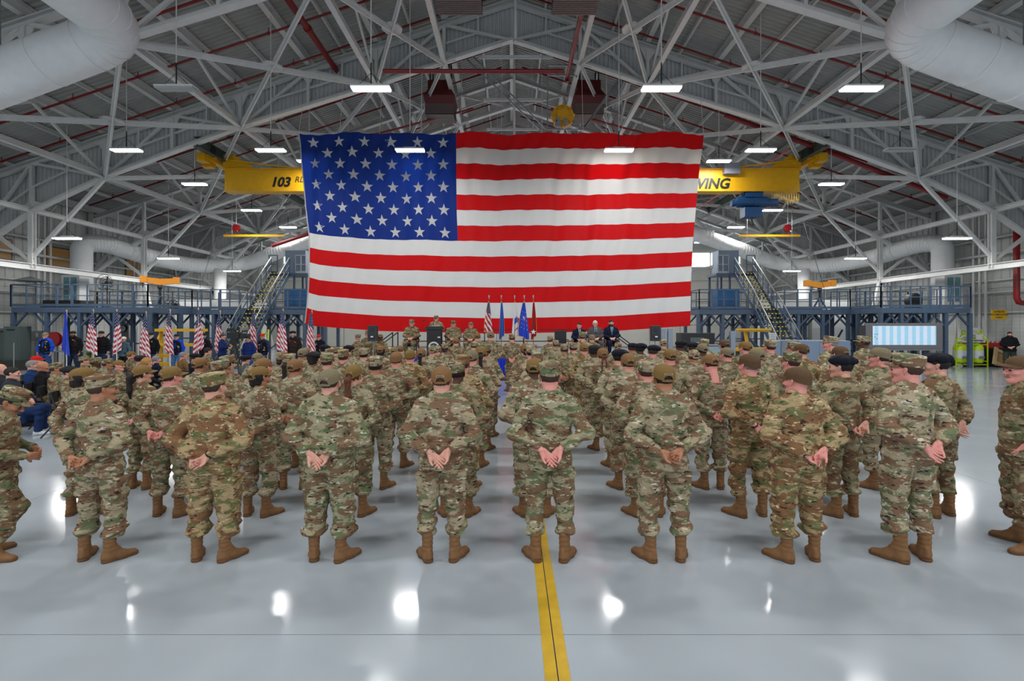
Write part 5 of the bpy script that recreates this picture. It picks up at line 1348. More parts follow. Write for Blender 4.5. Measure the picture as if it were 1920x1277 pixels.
MB().box((0, 0, .62), (1.9, 1.1, .55)).build('body', M_blk, t); MB().box((0, 0, .98), (2.2, 1.15, .14)).build('hood', M_ys, t); MB().box((.75, -.55, .9), (.12, .12, 1.2)).build('mast', M_ys, t)
for a in (-.7, .7): MB().tube([(a, -.6, .25), (a, .6, .25)], .25, 16).build('wheel', M_blk, t)
MB().box((.62, -.62, 1.6), (.34, .03, .38)).build('notice_board', M_white, t)
for q in range(3): MB().box((.62, -.64, 1.7 - q * .1), (.22, .01, .02)).build('notice_line', M_gal, t)
t = empty('equipment_rack', (at(1318, 650, 21).x, 21.9, 0), 0, 'dark equipment rack under the right end of the giant flag', 'rack')
MB().box((0, 0, .9), (1.5, .7, 1.8)).build('body', M_blk, t); MB().box((-.05, -.36, 1.0), (.6, .03, 1.2)).build('front', M_cab, t); MB().box((-.05, -.38, 1.3), (.16, .02, .2)).build('notice', mat('buff', rgb(170, 160, 130), .6), t)
t = empty('tool_cart', (at(1342, 655, 20.5).x, 20.7, 0), 0, 'pale blue tool cart behind the right block of soldiers', 'cart'); bevelled(MB().box((0, 0, .8), (.9, .5, .9)).build('body', mat('cart_teal', rgb(136, 154, 160), .5), t), .02); MB().box((0, 0, 1.3), (.95, .55, .04)).build('top', M_gal, t)
for a in (-.35, .35): MB().tube([(a, -.2, .17), (a, .2, .17)], .17, 12).build('wheel', M_blk, t)
for i, px in enumerate((1243, 1256, 1365)): 
    p = at(px + (8 if i == 2 else 0), 640, 20.8); tag(MB().ibeam((p.x, 20.8, 0), (p.x, 20.8, 2.0 if i < 2 else 1.9), .2, .18, .03).box((p.x, 20.8, .02), (.5, .5, .04)).build('lift_column', mat('col_grey', rgb(128, 140, 154), .5)), 'grey upright lift column right of the stage, %s' % ('left one', 'middle one', 'far right one')[i], 'column', 'lift columns')

# ================= STAGE =================
SZ, SY = .9, 18.35
st = empty('stage', (0, SY, 0), 0, 'long raised stage with a blue skirt below the giant flag', 'stage')
MB().box2((-4.75, .02, SZ - .08), (4.1, 2.7, SZ)).build('platform', mat('stage_top', rgb(74, 76, 80), .6), st)
mb = MB(); vs = []
for i in range(560):
    x = -4.75 + 8.85 * i / 559; y = .03 * math.sin(i * .9); vs += [(x, y, .02), (x, y, SZ - .01)]
mb.add(vs, [(2 * i, 2 * i + 2, 2 * i + 3, 2 * i + 1) for i in range(559)]); mb.build('skirt', mat('skirt_blue', rgb(16, 50, 200), .7), st)
for i in range(6):
    x = -4.6 + i * 1.7; MB().box((x, 2.5, SZ / 2), (.06, .06, SZ)).build('stage_leg', M_blk, st)
    MB().box((x, 2.66, SZ + .53), (.04, .04, 1.06)).build('rail_post', M_blk, st)
for z in (1.05, .55): MB().beam((-4.75, 2.66, SZ + z), (4.1, 2.66, SZ + z), .04).build('guard_rail', M_blk, st)
for s in (-1, 1):
    x = 4.15 if s > 0 else -4.8
    for q in range(4): MB().box((x + s * (.14 + q * .27), 1.4, SZ - .2 * (q + 1) + .1), (.27, 1.0, .04)).build('stage_step', M_blk, st)
    for y in (.95, 1.85): MB().beam((x, y, SZ + .95), (x + s * 1.2, y, .95), .04).build('stair_rail', M_blk, st); MB().beam((x, y, SZ), (x + s * 1.2, y, 0), .04, .1).build('stair_stringer', M_blk, st); MB().box((x + s * 1.2, y, .48), (.04, .04, .96)).build('rail_post', M_blk, st); MB().box((x, y, SZ + .48), (.04, .04, .96)).build('rail_post', M_blk, st)
# podium
pp = at(815, 640, SY + .35); t = empty('podium', (pp.x, SY + .35, SZ), 0, 'black podium with a round blue and gold seal at the front of the stage', 'podium')
M_pod = mat('podium_black', rgb(22, 24, 30), .5)
bevelled(MB().box((0, 0, .54), (.55, .42, 1.08)).build('body', M_pod, t), .01); MB().box((0, 0, 1.14), (.62, .5, .12)).build('top', M_pod, t); MB().box((0, -.215, .85), (.54, .02, .40)).build('front_panel', mat('podium_panel', rgb(12, 13, 18), .35), t)
MB().lathe([(.21, 0), (.21, .012)], 32, (0, -.215, .40), M=RX).build('seal_rim', mat('seal_cream', rgb(214, 208, 178), .5), t)
MB().lathe([(.155, 0), (.155, .014)], 32, (0, -.215, .40), M=RX).build('seal_field', mat('seal_blue', rgb(20, 44, 110), .5), t)
MB().add([(-.02, -.232, .46), (.02, -.232, .46), (.05, -.232, .32), (-.05, -.232, .32), (0, -.24, .5)], [(0, 1, 2, 3), (0, 4, 1)]).box((0, -.232, .33), (.16, .008, .03)).build('seal_emblem', mat('seal_white', rgb(220, 214, 200), .5), t)
MB().box((.2, -.23, .78), (.1, .01, .05)).build('badge', M_white, t)
MB().tube([(-.05, .05, 1.18), (-.05, -.02, 1.35), (0, .1, 1.5)], .01, 6).tube([(0, .1, 1.5), (.02, .14, 1.53)], .025, 8).tube([(-.25, .1, 1.18), (-.3, 0, 1.4), (-.38, -.05, 1.45)], .008, 6).tube([(-.38, -.05, 1.45), (-.46, -.07, 1.44)], .025, 8).build('microphone', M_blk, t)
MB().box((.05, .0, 1.22), (.3, .2, .015)).build('paper', M_white, t)
# loudspeakers
for i, px in enumerate((700, 1228)):
    p = at(px, 625, 17.3); t = empty('loudspeaker', (p.x, 17.3, 0), 0, 'black loudspeaker on a silver pole %s of the stage' % ('left' if i == 0 else 'right'), 'speaker', 'loudspeakers')
    mb = MB().add([(-.17, -.16, -.28), (.17, -.16, -.28), (.14, .14, -.28), (-.14, .14, -.28), (-.17, -.16, .28), (.17, -.16, .28), (.14, .14, .28), (-.14, .14, .28)], [(3, 2, 1, 0), (4, 5, 6, 7), (0, 1, 5, 4), (1, 2, 6, 5), (2, 3, 7, 6), (3, 0, 4, 7)])
    o = mb.build('cabinet', mat('speaker_black', rgb(38, 42, 50), .6), t, (0, 0, p.z)); bevelled(o, .015)
    MB().box((0, -.165, .13), (.14, .02, .12)).build('horn', M_blk, t, (0, 0, p.z)); MB().lathe([(.12, 0), (.12, .01), (.1, .02)], 24, (0, -.155, -.1), M=RX).build('cone', M_blk, t, (0, 0, p.z)); MB().box((0, -.175, -.12), (.09, .02, .05)).build('badge', M_white, t, (0, 0, p.z))
    MB().lathe([(.018, .55), (.018, p.z - .28)], 10).build('pole', M_gal, t)
    for a in (90, 210, 330): MB().tube([(0, 0, .8), (.45 * math.cos(R(a)), .45 * math.sin(R(a)), 0)], .014, 6).build('leg', M_blk, t)
# stage chairs
def chair(x, y, z, rz, lab, grp, kind='arm'):
    t = empty('chair', (x, y, z), rz, lab, 'chair', grp)
    A = cached('chair' + kind, lambda: dict(seat=MB().box((0, 0, .44), ((.5, .5, .09) if kind == 'arm' else (.42, .4, .03))).mesh('seat', M_pod), back=MB().box((0, -.25, .76 if kind == 'arm' else .74), (.48, .07, .52) if kind == 'arm' else (.42, .025, .22)).mesh('back', M_pod),
        leg=(MB().box((0, 0, .22), (.04, .04, .44)) if kind == 'arm' else MB().beam((0, -.06, .84), (0, .16, 0), .025).beam((0, .14, .44), (0, -.2, 0), .025)).mesh('leg', mat('chair_wood', rgb(138, 84, 66), .5) if kind == 'arm' else M_blk), arm=MB().box((0, -.02, .66), (.05, .46, .04)).box((0, .2, .55), (.04, .04, .22)).mesh('arm', mat('chair_wood', rgb(138, 84, 66), .5))))
    link_mesh('seat', A['seat'], t); link_mesh('backrest', A['back'], t)
    for a in ((-.24, .24) if kind == 'arm' else (-.21, .21)):
        for b in ((-.23, .23) if kind == 'arm' else (-.18,)): link_mesh('leg', A['leg'], t, (a, b, 0))
        if kind == 'arm': link_mesh('armrest', A['arm'], t, (a * 1.12, 0, 0))
    return t
# ================= FLAGS ON POLES =================
M_gold = mat('fringe_gold', rgb(214, 158, 50), .5)
M_fred = mat('small_flag_red', rgb(178, 26, 40), .7); M_fwh = mat('small_flag_white', rgb(222, 222, 226), .7); M_fbl = mat('small_flag_navy', rgb(26, 34, 84), .7)
M_royal = mat('flag_royal', rgb(28, 66, 190), .6); M_state = mat('flag_state_blue', rgb(48, 96, 186), .6); M_deep = mat('flag_deep_red', rgb(170, 14, 22), .6)
M_pole = mat('pole_white', rgb(216, 216, 214), .4); M_poled = mat('pole_wood', rgb(120, 86, 60), .5)
def drape(name, kind, par, ztop, L_, w0, w1, side, fringe=False, seed=0):
    """cloth hanging from the pole: gathered at the top, wider and slanting below"""
    nu, nv = 18, 54; rnd = random.Random(seed); ph = rnd.uniform(0, 6); vs = []; fs = []; mi = []
    for j in range(nv + 1):
        v = j / nv
        for i in range(nu + 1):
            u = i / nu; w_ = w0 + (w1 - w0) * min(1, v * 1.25) ** .8
            x = side * (u - .32 - .12 * v) * w_; y = .035 * math.sin(u * 15 + ph + 2 * v) * (.3 + v) - .03
            z = ztop - v * L_ - (.16 * L_ * (1 - u) - .05) * v + .02 * math.sin(u * 11 + ph)
            vs.append((x, y, z))
    for j in range(nv):
        for i in range(nu):
            u, v = (i + .5) / nu, (j + .5) / nv; a = j * (nu + 1) + i
            fs.append((a, a + 1, a + nu + 2, a + nu + 1)); m = 0
            if kind == 'us':
                if v < .40 - .10 * u: m = 3 if (i % 4 == 1 and j % 4 == 1) or (i % 4 == 3 and j % 4 == 3) else 2
                else: m = 0 if int((v * 1.0 + .28 * (u)) * (17 if not fringe else 10)) % 2 else 1
            if fringe and (j >= nv - 1 or (i >= nu - 1 and v > .1) or j < 2): m = 4
            if kind == 'blue' and ((u - .4) ** 2 * .12 + (v - .45) ** 2 < .0022 or (i % 5 == 2 and j % 6 == 3 and .2 < v < .75)): m = 3 if m == 0 else m
            if kind == 'white' and m == 0 and .45 < v < .62 and u > .35: m = 2
            if kind == 'white' and m == 0 and .75 < v < .80 and u > .4: m = 5
            mi.append(m)
    mats = {'us': [M_fred, M_fwh, M_fbl, M_fwh, M_gold], 'blue': [M_royal, M_fwh, M_royal, M_fwh, M_gold], 'state': [M_state, M_fwh, M_fwh, M_fwh, M_gold], 'white': [M_fwh, M_fwh, M_state, M_fwh, M_gold, M_fred],
            'red': [M_deep, M_fwh, M_fwh, M_fwh, M_gold], 'navy': [M_royal, M_fwh, M_fwh, M_fwh, M_gold]}[kind]
    b = MB(); b.add(vs, fs); b.mi = mi; o = b.build(name, mats, par, smooth=True)
    return o
US5 = [(917, 'us', 'small American flag with gold fringe, leftmost in the stage colour guard row'), (940, 'state', 'slim light blue flag with gold fringe in the stage colour row'), (965, 'white', 'white flag with blue and red emblem in the stage colour row'),
       (983, 'blue', 'royal blue flag with white stars and gold fringe beside the red flag'), (1000, 'red', 'dark red flag with a single white star, rightmost in the row')]
for i, (px, kd, lab) in enumerate(US5):
    Y = 18.9; x = (px - CX) * Y / FPX; t = empty('indoor_flag', (x, Y, SZ), 0, lab, 'flag', 'flags in a row on the stage')
    MB().lathe([(.13, 0), (.13, .03), (.03, .09)], 16).build('base', M_gold, t)
    MB().lathe([(.014, .05), (.014, 2.28)], 8).build('pole', M_poled, t)
    MB().lathe([(.012, 2.28), (.03, 2.31), (.012, 2.34)], 8).add([(0, -.01, 2.34), (.035, -.01, 2.385), (0, -.01, 2.44), (-.035, -.01, 2.385), (0, .01, 2.34), (.035, .01, 2.385), (0, .01, 2.44), (-.035, .01, 2.385)], [(0, 1, 2, 3), (7, 6, 5, 4), (0, 4, 5, 1), (1, 5, 6, 2), (2, 6, 7, 3), (3, 7, 4, 0)]).build('finial', M_gal, t)
    wid = {'us': .34, 'state': .22, 'white': .26, 'blue': .44, 'red': .22}[kd]
    f = drape('flag_cloth', kd, t, 2.18, 1.38 if kd != 'us' else 1.25, .05, wid, {'us': -1, 'state': 1, 'white': 1, 'blue': -1, 'red': 1}[kd], True, i)
    if kd == 'red':
        pts = [(0.0, -.11, .98)]
        for q in range(10): a = math.pi / 2 + q * math.pi / 5; rr = .115 if q % 2 == 0 else .045; pts.append((rr * math.cos(a), -.105, .98 + rr * math.sin(a)))
        MB().add(pts, [(0, 1 + q, 1 + (q + 1) % 10) for q in range(10)]).build('star', M_fwh, f)
RY = 21.3
POLES = [(125, 'navy', 583, 'blue unit flag on a white pole held by the man in a black patched vest'), (175, 'us', 582, 'American flag on a white pole beside the man in a plain black coat'), (219, 'us', 582, 'American flag on a white pole beside the woman in a white cap'),
         (274, 'us', 586, 'American flag on a white pole held by the white bearded veteran'), (319, 'us', 582, 'American flag on a white pole held by the veteran in blue shirt and vest'), (372, 'us', 579, 'American flag on a white pole held by the veteran in a dark plum shirt'),
         (413, 'us', 584, 'American flag on a pole behind the camera operator'), (477, 'us', 582, 'American flag on a white pole beside the red capped veteran in a flannel shirt'), (531, 'us', 581, 'American flag on a pole beside the veteran in a leather jacket'), (585, 'us', 584, 'American flag at the lower left corner of the giant flag')]
for i, (px, kd, py, lab) in enumerate(POLES):
    Y = RY - .3; p = at(px, py, Y); t = empty('pole_flag', (p.x, Y, 0), 0, lab, 'flag', 'flags held by the veterans')
    MB().lathe([(.018, 0), (.018, p.z)], 10).build('pole', M_pole, t); MB().lathe([(.03, p.z - .01), (.03, p.z + .02), (.008, p.z + .06)], 8).build('finial', M_gold, t)
    drape('flag_cloth', kd, t, p.z - .05, 1.72, .06, .44 if kd == 'us' else .3, -1 if i not in (2, 5) else 1, False, 20 + i)

# ================= THE FORMATION =================
NRM = {1: 207, 2: 168, 3: 144, 4: 125, 5: 110, 6: 98, 7: 88, 8: 80, 9: 72, 10: 64, 11: 58}
# px, cap top row, row, headgear, hair, skin, build, tint, options
CROWD = [
 (190, 698, 1, 'patrol', 'fade', 'm', 'm1', 'n', dict(yaw=-30, rz=-8)), (401, 694, 1, 'patrol', 'fade', 'l', 'h0', 'b', dict(yaw=-12, rz=-5)), (618, 685, 1, 'ball:t', 'fade', 'l', 'h1', 'g', dict(rz=-3)),
 (828, 680, 1, 'ball:b', 'short', 'l', 'm0', 'n', {}), (1031, 673, 1, 'patrol', 'short', 'p', 's0', 'g', {}), (1245, 676, 1, 'ball:o', 'short:k', 'm', 'm1', 'n', dict(rz=3)),
 (1495, 682, 1, 'closed:v', None, 'p', 'h0', 'b', dict(yaw=22, rz=8)), (1702, 658, 1, 'patrol', 'fade', 'p', 'm0', 'l', dict(yaw=30, rz=12)),
 (155, 684, 2, 'closed:o', 'bob:k', 'd', 'f0', 'n', dict(yaw=-32, rz=-14)), (321, 682, 2, 'ball:o', 'fade', 'p', 'm1', 'n', dict(yaw=-22, rz=-8)), (486, 682, 2, 'ball:o', 'bob:k', 'm', 'f0', 'n', dict(yaw=-20, rz=-6)),
 (663, 679, 2, 'ball:o', 'pony:r', 'l', 'f0', 'g', dict(yaw=-8)), (857, 674, 2, 'patrol', 'short:k', 'd', 'm1', 'd', dict(yaw=-10)), (1003, 666, 2, 'ball:o', 'short:k', 'd', 'h1', 'l', dict(yaw=-12)),
 (1212, 672, 2, 'patrol', 'fade', 'p', 'h0', 'n', {}), (1405, 658, 2, 'closed:v', 'fade:g', 'p', 's0', 'b', dict(yaw=12, rz=6)), (1578, 661, 2, 'beret:n', 'short:k', 'l', 'm2', 'd', dict(yaw=32, rz=9)), (1757, 657, 2, 'beret:n', 'short:k', 'l', 'm0', 'd', dict(yaw=36, rz=14)),
 (267, 681, 3, 'ball:o', 'pony:k', 'l', 'f0', 'd', dict(yaw=-25, rz=-8)), (375, 667, 4, 'ball:b', 'short', 'm', 'm0', 'l', dict(yaw=-15)), (414, 673, 3, 'patrol', 'fade', 'm', 'm1', 'n', dict(yaw=-30)), (494, 667, 3, 'ball:b', 'fade', 'p', 'h1', 'n', dict(yaw=-20)),
 (553, 669, 3, 'ball:b', 'short', 'm', 'm1', 'l', dict(yaw=-6)), (704, 665, 3, 'patrol', 'short:k', 'm', 'm0', 'n', {}), (868, 662, 3, 'patrol', 'fade', 'p', 's0', 'b', dict(yaw=-12)), (1178, 658, 3, 'ball:b', 'short', 'l', 'm1', 'l', {}), (1333, 660, 3, 'ball:b', 'short', 'p', 'm2', 'n', dict(yaw=6, pitch=-12)),
 (1484, 657, 3, 'patrol', 'fade', 'p', 'm1', 'g', dict(yaw=28)), (1650, 647, 3, 'ball:t', 'fade', 'p', 's0', 'n', dict(yaw=28, rz=8)),
 (427, 664, 4, 'patrol', 'long:k', 'l', 'f0', 'n', dict(yaw=-20)), (542, 661, 4, 'patrol', 'pony:k', 'l', 'f0', 'n', {}), (614, 660, 4, 'patrol', 'short', 'l', 'm0', 'g', dict(yaw=-12)), (743, 656, 4, 'closed:b', 'fade', 'p', 'm0', 'n', {}), (885, 652, 4, 'ball:t', 'fade', 'p', 'm1', 'n', dict(yaw=-15)),
 (1007, 656, 4, 'patrol', 'fade', 'l', 's0', 'l', {}), (1160, 651, 4, 'beret:n', 'short:k', 'l', 's0', 'l', dict(yaw=8)), (1257, 650, 4, 'ball:o', 'fade', 'p', 'm1', 'n', {}), (1301, 652, 5, 'ballcamo:k', 'short', 'm', 'm0', 'n', dict(yaw=4)), (1418, 649, 4, 'ball:t', 'fade', 'p', 'm1', 'l', dict(yaw=18)), (1575, 645, 4, 'ball:v', 'short', 'l', 'm1', 'd', dict(yaw=10)),
 (528, 658, 5, 'patrol', 'bun:k', 'l', 'f0', 'n', {}), (587, 656, 5, 'beret:x', 'bob:k', 'l', 'f0', 'n', {}), (644, 653, 5, 'patrol', 'fade', 'p', 'h1', 'n', {}), (769, 652, 5, 'closed:o', 'fade', 'p', 'm1', 'b', {}), (902, 646, 5, 'ball:o', 'pony:k', 'l', 'f0', 'n', {}), (997, 644, 5, 'patrol', 'short:k', 'p', 'm1', 'l', {}),
 (1130, 649, 5, 'ball:b', 'braids:r', 'l', 'f0', 'n', {}), (1363, 648, 5, 'ball:t', 'fade', 'p', 'm0', 'n', dict(yaw=20)), (1502, 641, 5, 'ball:v', 'fade', 'p', 'm1', 'b', dict(yaw=30)),
 (483, 659, 6, 'ball:t', 'short', 'l', 'm0', 'n', dict(yaw=-12)), (568, 650, 6, 'ball:t', 'short', 'm', 'm0', 'n', {}), (682, 651, 6, 'patrol', 'short:k', 'l', 'm1', 'n', {}), (790, 650, 6, 'ball:b', 'pony:k', 'l', 'f0', 'n', {}), (912, 643, 6, 'patrol', 'bun:k', 'l', 'f0', 'n', {}), (985, 641, 6, 'ball:b', 'bun:k', 'l', 'f0', 'n', {}),
 (1113, 644, 6, 'beret:x', 'short:k', 'd', 'm0', 'l', dict(yaw=5)), (1224, 644, 6, 'beret:n', 'fade', 'p', 'm1', 'n', {}), (1317, 641, 6, 'ball:t', 'short:k', 'd', 'm1', 'n', dict(yaw=8)), (1444, 635, 6, 'patrol', 'fade', 'p', 's0', 'l', dict(yaw=12)), (1397, 637, 6, 'ball:o', 'fade', 'p', 'm0', 'd', dict(yaw=30)), (1488, 639, 6, 'patrol', 'fade', 'p', 'm0', 'n', dict(yaw=30)), (1557, 628, 6, 'patrol', 'fade:g', 'p', 'm1', 'l', dict(yaw=40, rz=18)),
 (607, 644, 8, 'beret:n', 'short:k', 'l', 'm0', 'n', {}), (618, 652, 7, 'patrol', 'short', 'l', 'm1', 'n', {}), (714, 645, 7, 'ball:b', 'bob:k', 'l', 'f0', 'n', {}), (811, 645, 7, 'ballcamo:k', 'fade', 'p', 'm1', 'l', {}), (1095, 641, 7, 'ball:o', 'fade', 'p', 'm0', 'b', {}), (1200, 641, 7, 'beret:n', 'short:k', 'd', 'm0', 'g', {}), (1298, 639, 7, 'beret:n', 'fade', 'm', 'm0', 'n', dict(yaw=6)), (1358, 634, 7, 'ball:v', 'bun:k', 'l', 'f0', 'n', dict(yaw=10)), (1619, 628, 7, 'patrol', 'short:k', 'd', 's0', 'n', dict(yaw=40, rz=20)),
 (652, 645, 8, 'beret:n', 'short:k', 'l', 'm0', 'n', {}), (739, 648, 8, 'ball:t', 'short', 'l', 'm1', 'n', {}), (1075, 641, 8, 'patrol', 'fade', 'p', 'm1', 'l', {}), (1185, 641, 8, 'beret:n', 'fade', 'm', 'm0', 'g', {}), (1321, 634, 8, 'patrol', 'short', 'l', 'm1', 'l', {}), (1275, 636, 8, 'beret:n', 'short:k', 'd', 'm0', 'n', dict(yaw=15)), (820, 645, 8, 'ballcamo:k', 'short', 'l', 'm0', 'n', {}),
 (750, 646, 9, 'ball:b', 'short', 'l', 'm0', 'n', {}), (834, 643, 9, 'patrol', 'bun:k', 'd', 'f0', 'n', {}), (1159, 639, 9, 'ballcamo:k', 'short:k', 'l', 'm0', 'n', {}), (1244, 634, 9, 'ballcamo:k', 'fade', 'l', 'm1', 'n', {}), (630, 650, 9, 'patrol', 'short', 'l', 'm0', 'n', {}), (575, 649, 9, 'ball:t', 'short', 'l', 'm1', 'n', {}),
 (855, 631, 10, 'ball:b', 'short', 'l', 'm0', 'd', {}), (920, 614, 10, 'ball:t', 'short:k', 'l', 's0', 'n', {}), (888, 640, 10, 'patrol', 'short', 'l', 'm1', 'n', {}), (1042, 637, 10, 'patrol', 'short', 'm', 'm0', 'n', {}), (1058, 644, 8, 'patrol', 'short', 'm', 'm0', 'd', {}),
 (895, 622, 11, 'ball:o', 'fade', 'l', 'm1', 'n', {}), (960, 625, 11, 'patrol', 'fade', 'p', 'm0', 'n', {}), (1032, 629, 11, 'patrol', 'short', 'l', 'm0', 'n', dict(yaw=-15)), (1092, 621, 10, 'patrol', 'fade', 'l', 'm0', 'n', {}), (1110, 625, 11, 'closed:t', 'fade', 'l', 's0', 'g', {}),
]
CAPW = {'patrol': 'camouflage patrol cap', 'ball:t': 'grey tan ball cap', 'ball:b': 'light brown ball cap', 'ball:o': 'olive brown ball cap', 'closed:v': 'dark brown cap', 'closed:o': 'plain olive cap', 'closed:b': 'plain light brown cap', 'closed:t': 'plain tan cap',
        'beret:n': 'navy beret', 'beret:x': 'black beret', 'ballcamo:k': 'camouflage ball cap', 'ball:v': 'dark brown ball cap'}
HW = {'pony': ' and long ponytail', 'bun': ' and hair bun', 'braids': ' and two long braids', 'bob': ' and dark gathered hair', 'long': ' and long black hair'}
ORD = ['', 'first', 'second', 'third', 'fourth', 'fifth', 'sixth', 'seventh', 'eighth', 'ninth', 'tenth', 'eleventh', 'twelfth', 'thirteenth', 'fourteenth', 'fifteenth']
rows = {}
for c in CROWD: rows.setdefault(c[2], []).append(c[0])
rnd = random.Random(3)
for px, py, row, hg, hair, skin, build, tint, op in CROWD:
    s = NRM[row]; s *= 1 + .0 * rnd.random()
    Y = FPX / s; x = (px - CX) / s; zt = HC - (py - HY) / s; h = min(1.97, max(1.55, zt / 1.012))
    cap, _, cc = hg.partition(':'); hr, _, hcol = (hair or '').partition(':')
    k_ = sorted(rows[row]).index(px) + 1
    lab = 'soldier with %s%s, %s row, %s from left' % (CAPW[hg], HW.get(hr, ''), {1: 'nearest', 11: 'farthest'}.get(row, ORD[row]), ORD[k_])
    op = dict(op); rz = op.pop('rz', 0)
    if px in (401, 1495, 1405):
        op['extra'] = lambda root, k, HM, s_=(1 if px == 401 else 0): part('wristwatch', cached('watch', lambda: MB().tube([(.031 * math.cos(a), .031 * math.sin(a), 0) for a in [q * math.pi / 8 for q in range(17)]], .007, 6).box((0, -.036, 0), (.026, .01, .028)).mesh('wristwatch', M_blk)), root, None, Matrix.Translation(k['wri'][s_]) @ Vector(k['hand'][s_][1]).to_track_quat('Z', 'Y').to_matrix().to_4x4())
    person(x, Y, 0, R(rz + rnd.uniform(-3, 3)), h, 'rest', build, skin=skin, cap=cap, capc=cc or 'k', hair=hr or None, hairc=hcol or 'b', tint=tint, label=lab, group='soldiers standing in formation', **op)
# two at the picture's edges
person((-14 - CX) / 207, 900 / 205, 0, R(-60), 1.66, 'bend', 'f0', pitch=-34, yaw=-8, skin='m', cap='patrol', capc='k', hair='bun', hairc='k', tint='d', label='woman soldier bending forward with head down at the left edge', group='soldiers standing in formation')
person((1915 - CX) / 197, 900 / 197, 0, R(62), 1.83, 'pocket', 'm0', yaw=14, skin='p', cap='closed', capc='v', hair='fade', tint='d', label='soldier in a brown cap cut off at the right edge', group='soldiers standing in formation')

# ================= SEATED AUDIENCE AT LEFT =================
K_ = dict(dark=rgb(44, 48, 56), jean=rgb(28, 48, 86), blue=rgb(24, 52, 98), blk=rgb(18, 18, 22), tan=rgb(112, 96, 72), brn=rgb(120, 92, 58), gry=rgb(82, 86, 84), navy=rgb(20, 26, 48), shirt=rgb(214, 216, 220))
AUD = [(2, 684, 'civ', None, 'g', 'dark', 'l', 'bald man in a dark jacket, seated at the left edge'), (24, 690, 'civ', 'short:k', None, 'dark', 'l', 'seated dark haired man in charcoal sweater, jeans and pale sneakers'), (62, 677, 'civ', 'gray', None, 'blue', 'l', 'seated grey haired man in a blue jacket'), (82, 679, 'civ', None, None, 'blk', 'm', 'seated bald man in black behind the dark haired man'),
       (70, 669, 'civ', 'cap:r', None, 'navy', 'l', 'seated man wearing a bright red garrison cap'), (107, 683, 'uni', 'patrol', None, None, 'm', 'seated soldier in patrol cap next to the bald man in black'), (133, 689, 'uni', 'beret:x', None, None, 'p', 'seated soldier with black beret and pink face turned right'),
       (160, 670, 'uni', 'patrol', None, None, 'l', 'seated soldier in patrol cap, leftmost of the far seated soldiers'), (181, 673, 'uni', 'patrol', None, None, 'd', 'seated soldier in patrol cap, second of the far seated soldiers'), (203, 675, 'uni', 'patrol', None, None, 'm', 'seated soldier in patrol cap, third of the far seated soldiers'), (224, 677, 'uni', 'ball:o', None, None, 'p', 'seated soldier in olive ball cap looking down to the right'),
       (247, 660, 'uni', 'ball:o', None, None, 'p', 'seated soldier in olive cap behind the one with black beret'), (264, 668, 'uni', 'beret:x', None, None, 'p', 'seated soldier with black beret seen from behind'), (277, 672, 'civ', 'bob:y', None, 'blk', 'l', 'seated brown haired woman in black'), (294, 668, 'civ', 'gray', None, 'navy', 'l', 'seated grey haired man in a dark suit'),
       (344, 661, 'civ', 'gray', None, 'brn', 'p', 'seated grey haired man in a brown coat'), (366, 664, 'civ', 'beret:n', None, 'navy', 'l', 'seated person with a dark peaked cap and navy coat'), (390, 653, 'uni', 'short:k', None, None, 'l', 'dark haired soldier without cap seated near the camera operator'), (461, 668, 'civ', 'beret:n', None, 'gry', 'l', 'seated person in a navy cap and grey coat')]
for i, (px, py, kd, hd, _, top, skin, lab) in enumerate(AUD):
    s = (py - HY) / .80
    if px == 294: s = 66
    if px == 390: s = 56
    Y = FPX / s; x = (px - CX) / s; zt = HC - (py - HY) / s; fac = R(-62 + (px > 240) * 28)
    op = {}; a, _, b_ = (hd or '').partition(':')
    if a in ('patrol', 'ball', 'beret'): op = dict(cap=a, capc=b_ or 'k', hair='fade', hairc='b')
    elif a == 'cap': op = dict(cap='closed', capc='r', hair='gray', hairc='g')
    elif a: op = dict(hair={'gray': 'short'}.get(a, a), hairc=b_ or ('g' if a == 'gray' else 'k'))
    yaw = {224: -20, 133: -15}.get(px, 8 if px < 240 else 0); h = zt / 1.345 * 1.78
    if kd == 'uni': person(x, Y, 0, fac, h, 'sit', 'm0', yaw=yaw, skin=skin, label=lab, group='seated audience at left', tint='d', **op)
    else: person(x, Y, 0, fac, h, 'sit', 'm0' if px != 277 else 'f0', yaw=yaw, skin=skin, label=lab, group='seated audience at left', outfit='civ', top=K_[top], bottom=K_['jean'] if px < 40 else K_['tan' if px == 82 else 'navy'], shoe='shoe', shoec=K_['shirt'] if px == 24 else K_['blk'], **op)
    chair(x, Y, 0, fac, 'black folding chair under the ' + lab.replace('seated ', '').replace(', leftmost of', ' leftmost of')[:70], 'folding chairs at left', 'fold')

